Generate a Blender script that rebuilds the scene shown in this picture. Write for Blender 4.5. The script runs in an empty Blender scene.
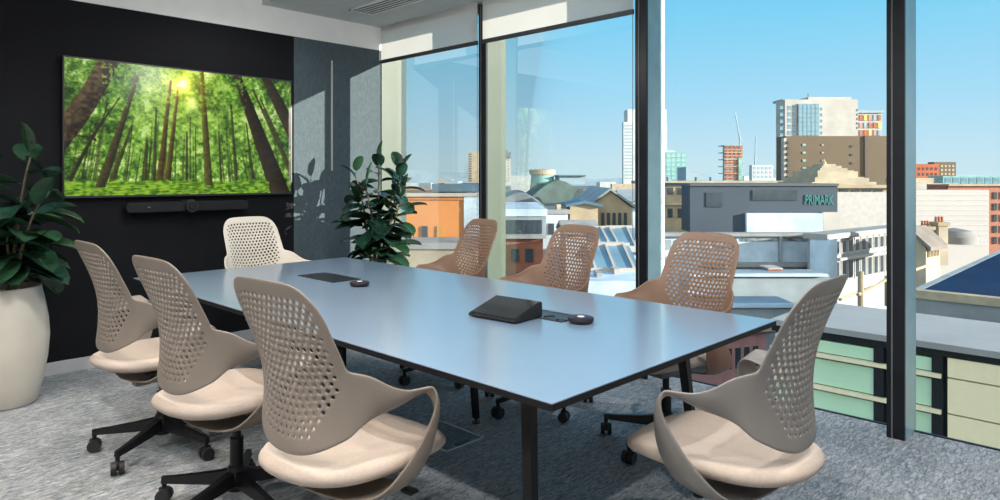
import bpy, bmesh, math, random
import numpy as np
from mathutils import Vector, Matrix
R_ = math.radians
random.seed(7)
scene = bpy.context.scene
col = scene.collection

# ------------------------------------------------------------------ materials
_M = {}
def mat(name, color, rough=.6, metal=0., noise=0., nscale=8., bump=0., bscale=60., spec=.5, coat=0., emit=None, estr=1., transl=0., tcol=None, col2=None, stretch=None):
    if name in _M: return _M[name]
    m = bpy.data.materials.new(name); m.use_nodes = True
    nt = m.node_tree; N = nt.nodes; L = nt.links
    b = N['Principled BSDF']
    b.inputs['Base Color'].default_value = (*color, 1)
    b.inputs['Roughness'].default_value = rough
    b.inputs['Metallic'].default_value = metal
    b.inputs['Specular IOR Level'].default_value = spec
    b.inputs['Coat Weight'].default_value = coat
    b.inputs['Coat Roughness'].default_value = .15
    if noise > 0 or bump > 0 or col2:
        tc = N.new('ShaderNodeTexCoord'); mp = N.new('ShaderNodeMapping')
        L.new(tc.outputs['Object'], mp.inputs['Vector'])
        if stretch: mp.inputs['Scale'].default_value = stretch
    if noise > 0 or col2:
        n = N.new('ShaderNodeTexNoise'); n.inputs['Scale'].default_value = nscale; n.inputs['Detail'].default_value = 4
        L.new(mp.outputs[0], n.inputs['Vector'])
        r = N.new('ShaderNodeValToRGB')
        if col2:
            c0, c1 = color, col2
        else:
            c0 = tuple(c*(1-noise) for c in color); c1 = tuple(min(1, c*(1+noise)) for c in color)
        r.color_ramp.elements[0].position = .35; r.color_ramp.elements[1].position = .65
        r.color_ramp.elements[0].color = (*c0, 1); r.color_ramp.elements[1].color = (*c1, 1)
        L.new(n.outputs['Fac'], r.inputs[0]); L.new(r.outputs[0], b.inputs['Base Color'])
    if bump > 0:
        n2 = N.new('ShaderNodeTexNoise'); n2.inputs['Scale'].default_value = bscale; n2.inputs['Detail'].default_value = 3
        L.new(mp.outputs[0], n2.inputs['Vector'])
        bp = N.new('ShaderNodeBump'); bp.inputs['Strength'].default_value = bump; bp.inputs['Distance'].default_value = .01
        L.new(n2.outputs['Fac'], bp.inputs['Height']); L.new(bp.outputs[0], b.inputs['Normal'])
    if emit:
        b.inputs['Emission Color'].default_value = (*emit, 1); b.inputs['Emission Strength'].default_value = estr
    if transl > 0:
        t = N.new('ShaderNodeBsdfTranslucent'); t.inputs['Color'].default_value = (*tcol, 1) if tcol else (min(1, color[0]*1.5), color[1]*1.0, color[2]*.7, 1)
        mx = N.new('ShaderNodeMixShader'); mx.inputs[0].default_value = transl
        out = N['Material Output']
        L.new(b.outputs[0], mx.inputs[1]); L.new(t.outputs[0], mx.inputs[2]); L.new(mx.outputs[0], out.inputs[0])
    _M[name] = m
    return m

def glass_mat(name, tint=(1, 1, 1), ior=1.45, k=1.0, rough=0.):
    if name in _M: return _M[name]
    m = bpy.data.materials.new(name); m.use_nodes = True
    nt = m.node_tree; N = nt.nodes; L = nt.links; N.clear()
    o = N.new('ShaderNodeOutputMaterial'); tr = N.new('ShaderNodeBsdfTransparent'); gl = N.new('ShaderNodeBsdfGlossy')
    tr.inputs[0].default_value = (*tint, 1); gl.inputs['Roughness'].default_value = rough
    f = N.new('ShaderNodeFresnel'); f.inputs[0].default_value = ior
    mul = N.new('ShaderNodeMath'); mul.operation = 'MULTIPLY'; mul.inputs[1].default_value = k
    mx = N.new('ShaderNodeMixShader')
    L.new(f.outputs[0], mul.inputs[0]); L.new(mul.outputs[0], mx.inputs[0])
    L.new(tr.outputs[0], mx.inputs[1]); L.new(gl.outputs[0], mx.inputs[2]); L.new(mx.outputs[0], o.inputs[0])
    _M[name] = m
    return m

# ------------------------------------------------------------------ mesh helpers
def link(name, me, m=None, parent=None, loc=None, rz=None):
    o = bpy.data.objects.new(name, me); col.objects.link(o)
    if m is not None and not me.materials: me.materials.append(m)
    if parent: o.parent = parent
    if loc is not None: o.location = loc
    if rz is not None: o.rotation_euler.z = rz
    return o
def tag(o, label, cat, group=None, kind=None):
    o['label'] = label; o['category'] = cat
    if group: o['group'] = group
    if kind: o['kind'] = kind
    return o
def empty(name, loc, rz, label, cat, group=None):
    o = bpy.data.objects.new(name, None); col.objects.link(o); o.location = loc; o.rotation_euler.z = rz
    o.empty_display_size = .1
    return tag(o, label, cat, group)
class MB:
    def __init__(s): s.b = bmesh.new()
    def box(s, x0, x1, y0, y1, z0, z1, bevel=0., seg=2, M=None):
        r = bmesh.ops.create_cube(s.b, size=1)
        vs = r['verts']
        bmesh.ops.scale(s.b, vec=(abs(x1-x0), abs(y1-y0), abs(z1-z0)), verts=vs)
        bmesh.ops.translate(s.b, vec=((x0+x1)/2, (y0+y1)/2, (z0+z1)/2), verts=vs)
        if bevel > 0:
            es = list({e for v in vs for e in v.link_edges})
            rr = bmesh.ops.bevel(s.b, geom=es, offset=bevel, segments=seg, affect='EDGES', profile=.5)
            vs = list({v for f in rr['faces'] for v in f.verts} | {v for v in vs if v.is_valid})
        if M is not None: bmesh.ops.transform(s.b, matrix=M, verts=vs)
        return s
    def cyl(s, p0, p1, r0, r1=None, n=16, cap=True):
        r1 = r0 if r1 is None else r1
        p0 = Vector(p0); p1 = Vector(p1); d = p1-p0
        q = Vector((0, 0, 1)).rotation_difference(d.normalized()).to_matrix().to_4x4()
        M = Matrix.Translation((p0+p1)/2) @ q
        bmesh.ops.create_cone(s.b, cap_ends=cap, segments=n, radius1=r0, radius2=max(r1, 1e-4), depth=d.length, matrix=M)
        return s
    def poly(s, pts, fl=False):
        vs = [s.b.verts.new(p) for p in pts]
        s.b.faces.new(vs); return s
    def prism(s, pts, z0, z1):
        a = [s.b.verts.new((p[0], p[1], z0)) for p in pts]; c = [s.b.verts.new((p[0], p[1], z1)) for p in pts]
        n = len(pts); s.b.faces.new(a[::-1]); s.b.faces.new(c)
        for i in range(n): s.b.faces.new((a[i], a[(i+1) % n], c[(i+1) % n], c[i]))
        return s
    def hexa(s, bot, top):
        a = [s.b.verts.new(p) for p in bot]; c = [s.b.verts.new(p) for p in top]; n = len(bot)
        s.b.faces.new(a[::-1]); s.b.faces.new(c)
        for i in range(n): s.b.faces.new((a[i], a[(i+1) % n], c[(i+1) % n], c[i]))
        return s
    def lathe(s, prof, n=48, c=(0, 0), flutes=0):
        rings = []
        for r, z in prof:
            rings.append([s.b.verts.new((c[0]+r*math.cos(2*math.pi*i/n), c[1]+r*math.sin(2*math.pi*i/n), z)) for i in range(n)])
        for a, b in zip(rings, rings[1:]):
            for i in range(n): s.b.faces.new((a[i], a[(i+1) % n], b[(i+1) % n], b[i]))
        if prof[0][0] > 1e-4: s.b.faces.new(rings[0][::-1])
        if prof[-1][0] > 1e-4: s.b.faces.new(rings[-1])
        bmesh.ops.remove_doubles(s.b, verts=[v for r in rings for v in r], dist=1e-5)
        return s
    def tube(s, pts, r, n=8):
        pts = [Vector(p) for p in pts]; rings = []
        for i, p in enumerate(pts):
            d = (pts[min(i+1, len(pts)-1)]-pts[max(i-1, 0)]).normalized()
            a = d.orthogonal().normalized() if abs(d.z) < .9 else Vector((1, 0, 0))
            a = (a - d*a.dot(d)).normalized(); b = d.cross(a)
            rr = r[i] if isinstance(r, (list, tuple)) else r
            rings.append([s.b.verts.new(p+a*rr*math.cos(2*math.pi*k/n)+b*rr*math.sin(2*math.pi*k/n)) for k in range(n)])
        for A, B in zip(rings, rings[1:]):
            ok = min(range(n), key=lambda k: (B[k].co-A[0].co).length)
            B2 = B[ok:]+B[:ok]
            for k in range(n): s.b.faces.new((A[k], A[(k+1) % n], B2[(k+1) % n], B2[k]))
            B[:] = B2
        s.b.faces.new(rings[0][::-1]); s.b.faces.new(rings[-1])
        return s
    def mesh(s, name, m, smooth=False, ang=35):
        bmesh.ops.recalc_face_normals(s.b, faces=s.b.faces)
        me = bpy.data.meshes.new(name); s.b.to_mesh(me); s.b.free()
        if m: me.materials.append(m)
        if smooth:
            me.polygons.foreach_set('use_smooth', [True]*len(me.polygons))
            try: me.set_sharp_from_angle(angle=R_(ang))
            except Exception: pass
        return me
    def build(s, name, m, parent=None, smooth=False, loc=None, rz=None, ang=35):
        return link(name, s.mesh(name, m, smooth, ang), None, parent, loc, rz)
def bake(me, mods):
    """apply modifiers to a mesh through a throw-away object"""
    o = bpy.data.objects.new('bake_tmp', me); col.objects.link(o)
    for t, kw in mods:
        md = o.modifiers.new(t, t)
        for k, v in kw.items(): setattr(md, k, v)
    dg = bpy.context.evaluated_depsgraph_get()
    out = bpy.data.meshes.new_from_object(o.evaluated_get(dg))
    bpy.data.objects.remove(o)
    out.polygons.foreach_set('use_smooth', [True]*len(out.polygons))
    return out
def copy_tree(o, parent=None):
    c = o.copy(); col.objects.link(c)
    if parent: c.parent = parent
    for ch in list(o.children): copy_tree(ch, c)
    return c
def struct(o): o['kind'] = 'structure'; return o

# ------------------------------------------------------------------ camera  (X runs towards the windows, Y towards the screen wall)
FPX, HOR, CAMZ = 679., 178., 1.30
Fv = Vector((.718, .696)).normalized(); Rv = Vector((Fv.y, -Fv.x))
cd = bpy.data.cameras.new('camera'); cam = bpy.data.objects.new('camera', cd); col.objects.link(cam)
cam.location = (0, 0, CAMZ); cam.rotation_euler = (R_(90), 0, math.atan2(Fv.y, Fv.x)-R_(90))
cd.sensor_fit = 'HORIZONTAL'; cd.sensor_width = 36; cd.lens = 36*FPX/1000
cd.shift_y = (HOR-250)/1000.; cd.clip_end = 3000; cd.clip_start = .05
scene.camera = cam

# ------------------------------------------------------------------ room shell
XW, XG, YW, YF, XL = 3.80, 3.98, 5.24, -2.6, -1.6
ZC, ZS, ZT = 2.84, 2.71, 2.495
M_floor = None
def carpet():
    m = bpy.data.materials.new('loop_pile_carpet'); m.use_nodes = True
    nt = m.node_tree; N = nt.nodes; L = nt.links; b = N['Principled BSDF']
    b.inputs['Roughness'].default_value = 1; b.inputs['Specular IOR Level'].default_value = .1
    tc = N.new('ShaderNodeTexCoord')
    mp = N.new('ShaderNodeMapping'); mp.inputs['Rotation'].default_value = (0, 0, R_(12)); mp.inputs['Scale'].default_value = (1, 3.2, 1)
    L.new(tc.outputs['Object'], mp.inputs[0])
    n1 = N.new('ShaderNodeTexNoise'); n1.inputs['Scale'].default_value = 20; n1.inputs['Detail'].default_value = 6; n1.inputs['Roughness'].default_value = .65
    n1.inputs['Distortion'].default_value = 1.1
    L.new(mp.outputs[0], n1.inputs[0])
    n2 = N.new('ShaderNodeTexNoise'); n2.inputs['Scale'].default_value = 90; n2.inputs['Detail'].default_value = 2
    L.new(tc.outputs['Object'], n2.inputs[0])
    # large shaded planks (quarter-turned carpet tiles)
    br = N.new('ShaderNodeTexBrick'); br.offset = .5
    br.inputs['Scale'].default_value = 1; br.inputs['Mortar Size'].default_value = 0
    br.inputs['Brick Width'].default_value = 1.0; br.inputs['Row Height'].default_value = .5
    br.inputs['Color1'].default_value = (0, 0, 0, 1); br.inputs['Color2'].default_value = (1, 1, 1, 1)
    L.new(tc.outputs['Object'], br.inputs[0])
    n3 = N.new('ShaderNodeTexNoise'); n3.inputs['Scale'].default_value = 1.3; n3.inputs['Detail'].default_value = 2
    L.new(tc.outputs['Object'], n3.inputs[0])
    r = N.new('ShaderNodeValToRGB'); r.color_ramp.elements[0].position = .42; r.color_ramp.elements[1].position = .68
    r.color_ramp.elements[0].color = (.27, .32, .36, 1); r.color_ramp.elements[1].color = (.74, .74, .75, 1)
    def mth(op, a, bb):
        x = N.new('ShaderNodeMath'); x.operation = op
        for i, v in enumerate((a, bb)):
            if isinstance(v, (int, float)): x.inputs[i].default_value = v
            else: L.new(v, x.inputs[i])
        return x.outputs[0]
    a = mth('ADD', mth('SUBTRACT', mth('MULTIPLY', n1.outputs[0], 1.0), .19), mth('MULTIPLY', n2.outputs[0], .18))
    a = mth('ADD', a, mth('MULTIPLY', br.outputs['Color'], .10))
    a = mth('ADD', a, mth('MULTIPLY', n3.outputs[0], .18))
    L.new(a, r.inputs[0]); L.new(r.outputs[0], b.inputs['Base Color'])
    bp = N.new('ShaderNodeBump'); bp.inputs['Strength'].default_value = 1; bp.inputs['Distance'].default_value = .03
    L.new(mth('ADD', n1.outputs[0], mth('MULTIPLY', n2.outputs[0], .3)), bp.inputs['Height']); L.new(bp.outputs[0], b.inputs['Normal'])
    return m
m_black = mat('dark_painted_wall', (.007, .0075, .0095), .75, spec=.18, noise=.12, nscale=3, bump=.15, bscale=180)
m_pier = mat('blue_grey_textured_wall', (.080, .108, .125), .85, spec=.2, noise=.10, nscale=60, bump=.3, bscale=200, stretch=(1, 1, .5))
m_white = mat('white_paint', (.85, .85, .84), .7, noise=.02)
m_greyc = mat('grey_ceiling_paint', (.50, .52, .53), .8, noise=.03)
m_whitec = mat('ceiling_paint', (.75, .75, .75), .8, noise=.03)
m_base = mat('skirting_paint', (.50, .50, .52), .5, noise=.03)
m_mull = mat('dark_aluminium', (.010, .012, .016), .4, spec=.25, metal=.0, noise=.1)
m_mull_sunlit = mat('sunlit_side_aluminium', (.058, .090, .068), .45, noise=.06, nscale=3)  # mullion side as it looks in sun, light put into the colour
m_mull_shaded = mat('shaded_side_aluminium', (.40, .60, .64), .3, noise=.06)  # same aluminium, coloured for the mullion sides in shade

struct(MB().box(XL-.15, XG+.012, YF-.15, YW+.2, -.25, 0).build('floor', carpet()))
struct(MB().box(XL-.15, 2.62, YF-.15, YW+.2, ZC, ZC+.2).build('ceiling', m_whitec))
struct(MB().box(2.62, XG+.12, YF-.15, YW+.2, ZS, ZC+.2).build('ceiling', m_greyc))
struct(MB().box(XL-.15, 2.905, YW, YW+.2, 0, ZT).build('wall_back', m_black))
struct(MB().box(2.905, XG+.12, YW, YW+.2, 0, ZT).build('wall_back', m_pier))
struct(MB().box(XL-.15, XG+.12, YW-.004, YW+.2, ZT, ZC+.2).build('wall_back_upper', m_white))
struct(MB().box(XL-.2, XL, YF-.15, YW+.2, 0, ZC+.2).build('wall_left', mat('warm_wall_paint', (.55, .53, .50), .8, noise=.03)))
struct(MB().box(XL-.15, XG+.12, YF-.2, YF, 0, ZC+.2).build('wall_front', mat('rear_wall_paint', (.5, .5, .5), .8, noise=.03)))
struct(MB().box(XL, 2.895, YW-.014, YW, 0, .085, bevel=.003).build('baseboard_back', m_base))
struct(MB().box(3.262, 3.275, YW-.012, YW, ZT-.18-.95, ZT-.16).build('trim_lit_edge', mat('lit_edge_paint', (.45, .48, .46), .4)))  # pale strip that paints a thin lit edge on the wall
# pelmet end & reveal at the window corner
struct(MB().box(XW, XG+.05, YW-.012, YW, 0, ZS).build('trim_window_reveal', m_mull_sunlit))
struct(MB().box(XW+.06, XG, YF, YW, ZS-.03, ZS).build('trim_head_rail', m_mull))
# window wall: mullions + panes
mull_y = [3.88, 2.41, .94, -.53, -2.0]
m_glass = glass_mat('clear_window_glass', (.94, .975, .975), 1.5, .32)
for i, y in enumerate(mull_y):
    w = struct(MB().box(XW, XW+.02, y-.04, y+.04, 0, ZS-.03).build('trim_mullion_%d' % (i+1), m_mull))
    g = MB().box(XW+.02, XG+.05, y-.038, y+.038, 0, ZS-.03).build('mullion_body', m_mull_sunlit if i == 0 else m_mull_shaded, w)
    gk = MB().box(XW-.004, XW+.001, y+.012, y+.018, 0, ZS-.03).build('gasket', mat('gasket_grey', (.12, .13, .14), .4), w)
edges = [YW]+mull_y+[YF]
for i in range(len(edges)-1):
    y1, y0 = edges[i]-(.012 if i == 0 else .04), edges[i+1]+(.04 if i < len(edges)-2 else 0)
    w = struct(MB().poly([(XG+.006, y0, 0), (XG+.006, y1, 0), (XG+.006, y1, ZS-.03), (XG+.006, y0, ZS-.03)]).build('window_%d' % (i+1), m_glass))
    f = MB()
    f.box(XG-.004, XG+.012, y0, y1, -.01, .006)
    f.build('frame', m_mull, w)
# spandrel below the glass outside
struct(MB().box(XG+.05, XG+.3, YF, YW+.2, -1.5, -.3).build('wall_outer_spandrel', mat('spandrel_panel', (.2, .2, .2), .6)))

# ------------------------------------------------------------------ roller blinds, cords, vent
m_blind = mat('blind_fabric', (.85, .85, .83), .9, noise=.03, nscale=3, transl=.55, tcol=(.95, .93, .88))
m_bar = mat('blind_bar', (.045, .05, .055), .4, noise=.1)
m_cord = mat('cord_grey', (.16, .18, .2), .5, noise=.1)
def blind(y0, y1, zb, lab):
    o = empty('roller_blind', (XW-.012, (y0+y1)/2, ZS-.03), 0, lab, 'blind')
    h = (y1-y0)/2
    MB().poly([(0, -h, zb-ZS+.03), (0, h, zb-ZS+.03), (0, h, .028), (0, -h, .028)]).build('blind_fabric', m_blind, o)
    MB().box(-.010, .010, -h-.002, h+.002, zb-ZS-.0, zb-ZS+.032, bevel=.003).build('bottom_bar', m_bar, o)
    MB().cyl((.028, -h, -.0), (.028, h, -.0), .02).build('roller_tube', m_bar, o)
blind(3.925, 5.222, 2.40, 'pale grey roller blind, short one next to the corner by the dark wall')
blind(2.46, 3.865, 2.40, 'pale grey roller blind over the second window pane from the dark wall')
blind(.985, 2.365, 2.55, 'pale grey roller blind drawn up highest above the third window pane')
blind(-.485, .895, 2.55, 'pale grey roller blind above the window pane right of the third mullion')
blind(-1.955, -.575, 1.2, 'pale grey roller blind pulled low beside the camera')
def cord(y, z0, lab):
    b = MB(); b.tube([(0, 0, ZS-.05), (0, 0, z0), (0, .010, z0-.012), (0, .02, z0), (0, .02, ZS-.05)], .0022, 6)
    o = b.build('blind_cord', m_cord, None, True, (XW+.035, y, 0)); tag(o, lab, 'cord')
cord(2.475, .9, 'thin blind chain hanging in front of the second window pane')
cord(3.955, .9, 'thin blind chain hanging in the window pane nearest the plant')
# ceiling slot diffuser
vent = empty('ceiling_vent', (3.31, 4.45, ZS), 0, 'linear slot air vent in the grey ceiling near the window corner', 'vent')
MB().box(-.105, .105, -.42, .40, -.006, .0).build('backing', mat('vent_dark', (.02, .022, .025), .6), vent)
f = MB(); f.box(-.115, -.098, -.43, .41, -.012, 0); f.box(.098, .115, -.43, .41, -.012, 0); f.box(-.115, .115, -.43, -.412, -.012, 0); f.box(-.115, .115, .392, .41, -.012, 0)
f.build('frame', mat('vent_white', (.62, .64, .65), .5), vent)
for k in range(4):
    MB().box(-.066+k*.042, -.054+k*.042, -.412, .392, -.011, -.004).build('slat', _M['vent_white'], vent)

# ------------------------------------------------------------------ television with forest picture
TX0, TX1, TZ0, TZ1, TY = 1.221, 2.856, 1.180, 2.104, 5.205
def tv_picture():
    NX, NZ = 560, 318
    s = np.linspace(0, 1, NX); t = np.linspace(1, 0, NZ)     # row 0 = top
    S, T = np.meshgrid(s, t)
    X = TX0+(TX1-TX0)*S; Z = TZ0+(TZ1-TZ0)*T
    D = X*Fv.x+TY*Fv.y; lat = X*Rv.x+TY*Rv.y
    k = 2.2735
    px = (500+FPX*lat/D)*k; py = (HOR-FPX*(Z-CAMZ)/D)*k          # reference layout of the picture
    rng = np.random.RandomState(3)
    def noise(sx, sy):
        g = rng.rand(sy+2, sx+2)
        x = S*sx; y = (1-T)*sy
        xi = np.minimum(x.astype(int), sx); yi = np.minimum(y.astype(int), sy)
        fx = x-xi; fy = y-yi; fx = fx*fx*(3-2*fx); fy = fy*fy*(3-2*fy)
        return (g[yi, xi]*(1-fx)+g[yi, xi+1]*fx)*(1-fy)+(g[yi+1, xi]*(1-fx)+g[yi+1, xi+1]*fx)*fy
    n_a = noise(9, 6); n_b = noise(26, 17); n_c = noise(70, 44); n_d = noise(150, 90); n_e = noise(270, 160)
    n = .22*n_a+.25*n_b+.25*n_c+.18*n_d+.10*n_e
    n = np.clip((n-.5)*2.1+.5, 0, 1)
    def mix(a, b, f): return a*(1-f[..., None])+b*f[..., None]
    C = lambda r, g, b: np.array([r, g, b])/255.
    lo, mid, hi, sky = C(14, 42, 8), C(78, 126, 34), C(156, 198, 80), C(214, 230, 180)
    img = mix(lo+0*px[..., None], mid, np.clip(n/.45, 0, 1))
    img = mix(img, hi, np.clip((n-.45)/.3, 0, 1))
    img = mix(img, sky, np.clip((n-.74)/.14, 0, 1))
    # brighter middle distance
    d = np.exp(-((px-430)/170)**2-((py-300)/90)**2)
    img = mix(img, C(170, 208, 90), np.clip(d*.45*(.5+n_c), 0, 1))
    top = np.clip((260-py)/140, 0, 1)*np.clip(1.2-np.abs(px-420)/260, 0, 1)
    img = mix(img, C(120, 170, 45), .22*top)
    dark = np.clip((230-px)/120, 0, 1)*.25+np.clip((px-560)/130, 0, 1)*.2
    img = img*(1-dark[..., None])
    def trunk(x0, y0, x1, y1, w0, w1, c, bow=0., fade=0., tex=.2):
        nonlocal img
        dx, dy = x1-x0, y1-y0; L2 = dx*dx+dy*dy
        u = np.clip(((px-x0)*dx+(py-y0)*dy)/L2, 0, 1)
        cx = x0+dx*u+bow*np.sin(u*math.pi)*dy/math.sqrt(L2); cy = y0+dy*u-bow*np.sin(u*math.pi)*dx/math.sqrt(L2)
        dist = np.hypot(px-cx, py-cy); w = (w0+(w1-w0)*u)/2
        a = np.clip((w-dist)/1.3+.5, 0, 1)*(1-fade)
        side = ((px-cx)/np.maximum(w, .5))
        sh = np.clip(.85-.35*side+(n_c-.5)*tex*1.6+(n_d-.5)*tex*.6, .3, 1.7)
        img = mix(img, np.clip(C(*c)*sh[..., None], 0, 1), a)
    for i in range(60):       # far trunks
        x = rng.uniform(150, 655); lean = (x-430)*-.10; h = rng.uniform(60, 150); w = rng.uniform(1.6, 4.2)
        trunk(x+lean, 412-h, x, 414, w*.6, w, (60, 70, 28), fade=rng.uniform(.1, .45))
    for a in [(300, 285, 254, 412, 4, 13), (355, 245, 350, 414, 4, 7), (335, 320, 330, 414, 4, 9), (525, 240, 538, 420, 5, 8), (560, 280, 575, 414, 3, 6),
              (497, 300, 503, 414, 3, 6), (575, 205, 652, 370, 4, 9), (600, 250, 665, 400, 6, 13), (425, 300, 424, 412, 4, 7), (592, 225, 640, 330, 3, 6)]:
        trunk(*a, (62, 64, 26), fade=.1)
    trunk(272, 222, 160, 408, 3, 11, (52, 48, 24), bow=-6); trunk(245, 225, 206, 312, 3, 6, (52, 48, 24), bow=8)
    trunk(206, 312, 216, 318, 5, 6, (52, 48, 24)); trunk(150, 300, 215, 318, 2, 3, (52, 48, 24))
    trunk(388, 185, 362, 418, 5, 17, (84, 66, 26)); trunk(405, 200, 380, 418, 5, 14, (88, 72, 30))
    trunk(458, 162, 475, 422, 9, 18, (84, 80, 30)); trunk(314, 172, 228, 426, 7, 24, (66, 62, 28))
    trunk(600, 170, 676, 320, 18, 32, (50, 38, 20)); trunk(534, 160, 642, 452, 15, 44, (44, 34, 18))
    trunk(258, 120, 118, 330, 44, 60, (78, 62, 42), bow=10, tex=.5)
    # leaves over the trunk tops
    m_ = np.clip((n_c*.5+n_d*.5-.60)/.06, 0, 1)*np.clip((300-py)/120, 0, 1)*.8*(px > 230)*(px < 560)
    img = mix(img, mix(mid+0*px[..., None], hi, n_e), m_)
    # forest floor
    g = np.clip((py-(409+6*(n_b-.5)))/5, 0, 1)
    fl = mix(C(50, 92, 12)+0*px[..., None], C(140, 182, 44), np.clip((.5*n_c+.5*noise(60, 200)-.28)/.42, 0, 1))
    keep = (px > 612)*(py < 452)*np.clip((30-np.abs(px-(640-(440-py)*.37)))/4, 0, 1)
    keep = np.maximum(keep, np.clip((16-np.abs(px-228))/6, 0, 1)*(py < 426))
    keep = np.maximum(keep, np.clip((10-np.abs(px-475))/4, 0, 1)*(py < 422))
    img = mix(img, fl, g*(1-keep))
    # sunlight burst
    r = np.hypot(px-418, py-190)
    img = img+np.exp(-(r/13)**2)[..., None]*np.array([1, .95, .55])+np.exp(-(r/48)**1.3)[..., None]*np.array([.5, .38, .04])
    r2 = np.hypot((px-436), (py-236)*.8); img = img+np.exp(-(r2/13)**2)[..., None]*np.array([.5, .5, .4])
    img = np.clip(img*1.03, 0, 1)
    lin = np.where(img < .04045, img/12.92, ((img+.055)/1.055)**2.4)
    v = np.stack([X-(TX0+TX1)/2, 0*X-.0, Z-(TZ0+TZ1)/2], -1).reshape(-1, 3)
    me = bpy.data.meshes.new('screen')
    idx = np.arange(NX*NZ).reshape(NZ, NX)
    q = np.stack([idx[:-1, :-1], idx[1:, :-1], idx[1:, 1:], idx[:-1, 1:]], -1).reshape(-1, 4)
    me.vertices.add(len(v)); me.vertices.foreach_set('co', v.astype('f').ravel())
    me.loops.add(q.size); me.loops.foreach_set('vertex_index', q.astype('i').ravel())
    me.polygons.add(len(q)); me.polygons.foreach_set('loop_start', np.arange(0, q.size, 4, dtype='i'))
    me.update(calc_edges=True)
    at = me.color_attributes.new('picture', 'FLOAT_COLOR', 'POINT')
    at.data.foreach_set('color', np.concatenate([lin.reshape(-1, 3), np.ones((len(v), 1))], 1).astype('f').ravel())
    m = bpy.data.materials.new('forest_picture_screen'); m.use_nodes = True
    N = m.node_tree.nodes; L = m.node_tree.links; b = N['Principled BSDF']
    a = N.new('ShaderNodeAttribute'); a.attribute_name = 'picture'
    b.inputs['Base Color'].default_value = (.005, .005, .005, 1); b.inputs['Roughness'].default_value = .25
    L.new(a.outputs['Color'], b.inputs['Emission Color']); b.inputs['Emission Strength'].default_value = .95
    me.materials.append(m)
    return me
m_plast = mat('black_plastic', (.012, .012, .013), .4, noise=.1)
m_plast2 = mat('charcoal_plastic', (.014, .014, .016), .45, spec=.3, noise=.1, bump=.1, bscale=300)
tv = empty('television', ((TX0+TX1)/2, TY, (TZ0+TZ1)/2), 0, 'wide flat television showing a sunlit green forest on the dark wall', 'television')
link('screen', tv_picture(), None, tv)
hw_, hh_ = (TX1-TX0)/2, (TZ1-TZ0)/2
f = MB()
for a in ((-hw_-.010, -hw_, -hh_-.014, hh_+.010), (hw_, hw_+.010, -hh_-.014, hh_+.010), (-hw_, hw_, -hh_-.014, -hh_), (-hw_, hw_, hh_, hh_+.010)):
    f.box(a[0], a[1], -.004, .012, a[2], a[3])
f.build('bezel', mat('tv_bezel', (.03, .03, .032), .35), tv)
MB().box(-hw_-.008, hw_+.008, .004, .034, -hh_-.012, hh_+.008).build('back_housing', m_plast, tv)
# video bar
vb = empty('video_bar', (2.02, YW-.050, 1.092), 0, 'long black video conferencing bar under the television', 'video bar')
b = MB(); 
prof = [(-.44, -.0), (-.435, .022), (-.42, .034), (.42, .034), (.435, .022), (.44, 0), (.435, -.022), (.42, -.034), (-.42, -.034), (-.435, -.022)]
a0 = [b.b.verts.new((p[0], -.045, p[1])) for p in prof]; a1 = [b.b.verts.new((p[0], .05, p[1])) for p in prof]
b.b.faces.new(a0); b.b.faces.new(a1[::-1])
for i in range(10): b.b.faces.new((a0[i], a0[(i+1) % 10], a1[(i+1) % 10], a1[i]))
b.build('body', m_plast2, vb)
b = MB(); b.cyl((0, -.075, 0), (0, -.04, 0), .045, .05, 32).build('camera_ring', m_plast, vb, True)
cr = vb.children[-1]
b = MB(); b.cyl((0, -.083, 0), (0, -.074, 0), .024, .028, 24).build('lens', mat('lens_glass', (.01, .01, .014), .08, coat=1), cr, True)
MB().box(-.3, -.285, -.047, -.044, -.004, .004).build('indicator', mat('indicator_grey', (.2, .2, .2), .4), vb)
MB().box(-.05, .05, .02, .051, .02, .045).build('bracket', m_plast, vb)

# ------------------------------------------------------------------ the task chair
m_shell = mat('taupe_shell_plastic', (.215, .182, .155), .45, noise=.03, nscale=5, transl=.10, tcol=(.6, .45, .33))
m_pad = mat('oatmeal_wool', (.43, .365, .315), .95, noise=.04, nscale=120, bump=.25, bscale=400, spec=.15)
m_met = mat('black_metal', (.007, .007, .009), .38, spec=.3, noise=.1)
m_grey = mat('grey_mechanism', (.11, .11, .12), .4, noise=.1)
m_wheel = mat('wheel_rubber', (.018, .018, .02), .55, noise=.1)

def interp(tab, z):
    xs = [t[0] for t in tab]; ys = [t[1] for t in tab]
    if z <= xs[0]: return ys[0]
    if z >= xs[-1]: return ys[-1]
    for i in range(len(xs)-1):
        if xs[i] <= z <= xs[i+1]:
            t = (z-xs[i])/(xs[i+1]-xs[i])
            m0 = (ys[i+1]-ys[max(i-1, 0)])/(xs[i+1]-xs[max(i-1, 0)]); m1 = (ys[min(i+2, len(xs)-1)]-ys[i])/(xs[min(i+2, len(xs)-1)]-xs[i])
            h = xs[i+1]-xs[i]
            return (2*t**3-3*t*t+1)*ys[i]+(t**3-2*t*t+t)*h*m0+(-2*t**3+3*t*t)*ys[i+1]+(t**3-t*t)*h*m1
XB = [(.46, -.262), (.52, -.268), (.60, -.262), (.70, -.258), (.80, -.270), (.90, -.298), (1.02, -.342)]
HW = [(.46, .200), (.55, .212), (.62, .218), (.72, .222), (.85, .216), (.95, .210), (1.02, .200)]
WR = [(.46, .040), (.60, .068), (.72, .062), (.85, .034), (1.02, .010)]
ZTOP, ZBOT = 1.02, .512
def back_pt(u, v):
    a = abs(u)
    zt = ZTOP-.055*a**7-.006*a*a; zb = ZBOT+.070*a**2.4
    z = zb+(zt-zb)*v
    y = u*interp(HW, z)*(1-.05*max(0, (v-.9)/.1)*a**4)
    x = interp(XB, z)+interp(WR, z)*a**2.2
    return Vector((x, y, z))
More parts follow.
